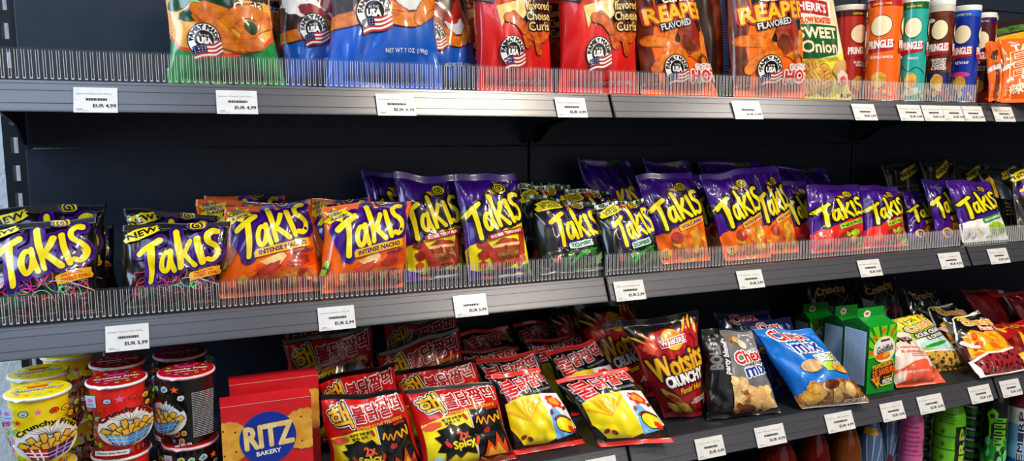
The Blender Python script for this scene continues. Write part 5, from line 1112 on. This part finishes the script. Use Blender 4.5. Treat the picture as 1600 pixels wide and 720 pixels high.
def bottle(des, xl, xr, yc, top, label, prof, capm, body=None, turn=0, kind='drink_bottle'):
    z0 = DECK['D']+.002; zt = ZC-top; H = zt-z0; X, R = centre_of(xl, xr, yc, z0+H*.65)
    root = empty(kind, (X, yc, z0), label, 'bottle', 'drink bottles under the third shelf')
    zs = np.linspace(0, .9, 37); pr = [(R*float(np.interp(z, [p[1] for p in prof], [p[0] for p in prof])), float(z)*H) for z in zs]
    G, N, th = face_grid(pr, X, yc, z0, turn, 100)
    skin('bottle_body', lathe(pr, X, yc, z0, 40, th), body or DES[des][1], root, DES[des][0], G, N, .05)
    rc = R*prof[-1][0]
    skin('cap', lathe([(rc*1.05, .905*H), (rc*1.12, .91*H), (rc*1.12, .985*H), (rc*1.0, H), (rc*.3, H)], X, yc, z0, 32), capm, root)
WHITE = M_LID
bottle('b_soda', 1108, 1166, -.40, .052, 'dark bottle with a pale neck ring at the left end of the bottles', P_SODA, M_CAPB, F('black'))
bottle('b_soda', 1180, 1250, -.37, .012, 'dark red soda bottle, left one of two', P_SODA, F('dkred'), M_SODA)
bottle('b_soda', 1244, 1300, -.37, .012, 'dark red soda bottle beside the amber one', P_SODA, F('dkred'), M_SODA)
bottle('b_soda', 1296, 1348, -.375, .012, 'amber soda bottle beside the blue bottles', P_SODA, F('silver'), M_AMBER)
bottle('b_blue', 1338, 1382, -.37, .012, 'pale blue printed bottle beside the amber one', P_SODA, F('steel'))
bottle('b_blue', 1374, 1408, -.33, .012, 'pale blue printed bottle beside the pink one', P_SODA, F('steel'))
bottle('b_pink', 1402, 1445, -.37, .006, 'pink ribbed sports bottle', P_SPORT, F('pink'))
bottle('b_striped', 1426, 1466, -.29, .008, 'green and black striped bottle between pink and bright green ones', P_SPORT, M_CAPB)
bottle('b_green', 1456, 1511, -.38, .006, 'bright green ribbed sports bottle', P_SPORT, F('neon'))
bottle('b_striped', 1500, 1540, -.30, .006, 'green and black striped bottle right of the bright green one', P_SPORT, F('neon'))
bottle('b_claw', 1533, 1578, -.36, .006, 'black bottle with a neon green pattern', P_SPORT, M_CAPB)
bottle('b_rwb', 1574, 1622, -.38, .006, 'red, white and blue bottle at the right photo edge', P_SPORT, F('wine'))

# ---------------------------------------------------------------- light
def area(name, loc, rot, size, energy, col, size_y=None):
    l = bpy.data.lights.new(name, 'AREA'); l.energy = energy; l.color = col; l.size = size
    if size_y: l.shape = 'RECTANGLE'; l.size_y = size_y
    o = bpy.data.objects.new(name, l); COL.objects.link(o); o.location = loc; o.rotation_euler = [math.radians(a) for a in rot]; return o
WARM, COOL = (1, .90, .76), (.62, .78, 1)
area('ceiling_lamp', (.26, -1.33, 2.86), (0, 0, 0), .46, 33, (1, .87, .68), .36)
area('ceiling_lamp', (1.6, -1.45, 2.86), (0, 0, 0), .4, 18, WARM, .3)
area('ceiling_lamp', (.9, -2.7, 2.86), (0, 0, 0), .6, 40, WARM, .3)
area('cool_bounce_fill', (-1.35, -1.7, 2.86), (0, 0, 0), 1.1, 20, COOL, 1.3)  # added cool panel, stands in for daylight bounced off the ceiling
area('front_fill', (.5, -3.6, 1.7), (82, 0, 0), 3.2, 8, (1, .96, .92), 1.8)  # soft fill added in front of the shelves, not an actual fitting
area('shop_window', (-2.6, -.62, 2.05), (84, 0, -86), 1.1, 40, COOL, 1.1)
w = bpy.data.worlds.new('shop_air'); SC.world = w; w.use_nodes = True
w.node_tree.nodes['Background'].inputs[0].default_value = (.75, .8, .9, 1); w.node_tree.nodes['Background'].inputs[1].default_value = .05

# ---------------------------------------------------------------- camera
cd = bpy.data.cameras.new('camera'); co = bpy.data.objects.new('camera', cd); COL.objects.link(co)
from mathutils import Matrix
Mx = Matrix(((RT[0], UP[0], -FW[0], CAM[0]), (RT[1], UP[1], -FW[1], CAM[1]), (RT[2], UP[2], -FW[2], CAM[2]), (0, 0, 0, 1)))
co.matrix_world = Mx; cd.sensor_width = 36; cd.lens = 36*FPX/1600; cd.clip_start = .02
SC.camera = co
vs = SC.view_settings; vs.view_transform = 'Standard'; vs.look = 'None'; vs.gamma = 1; vs.exposure = 0; vs.use_curve_mapping = False
SC.cycles.max_bounces = 7; SC.cycles.transparent_max_bounces = 12; SC.cycles.caustics_reflective = False; SC.cycles.caustics_refractive = False
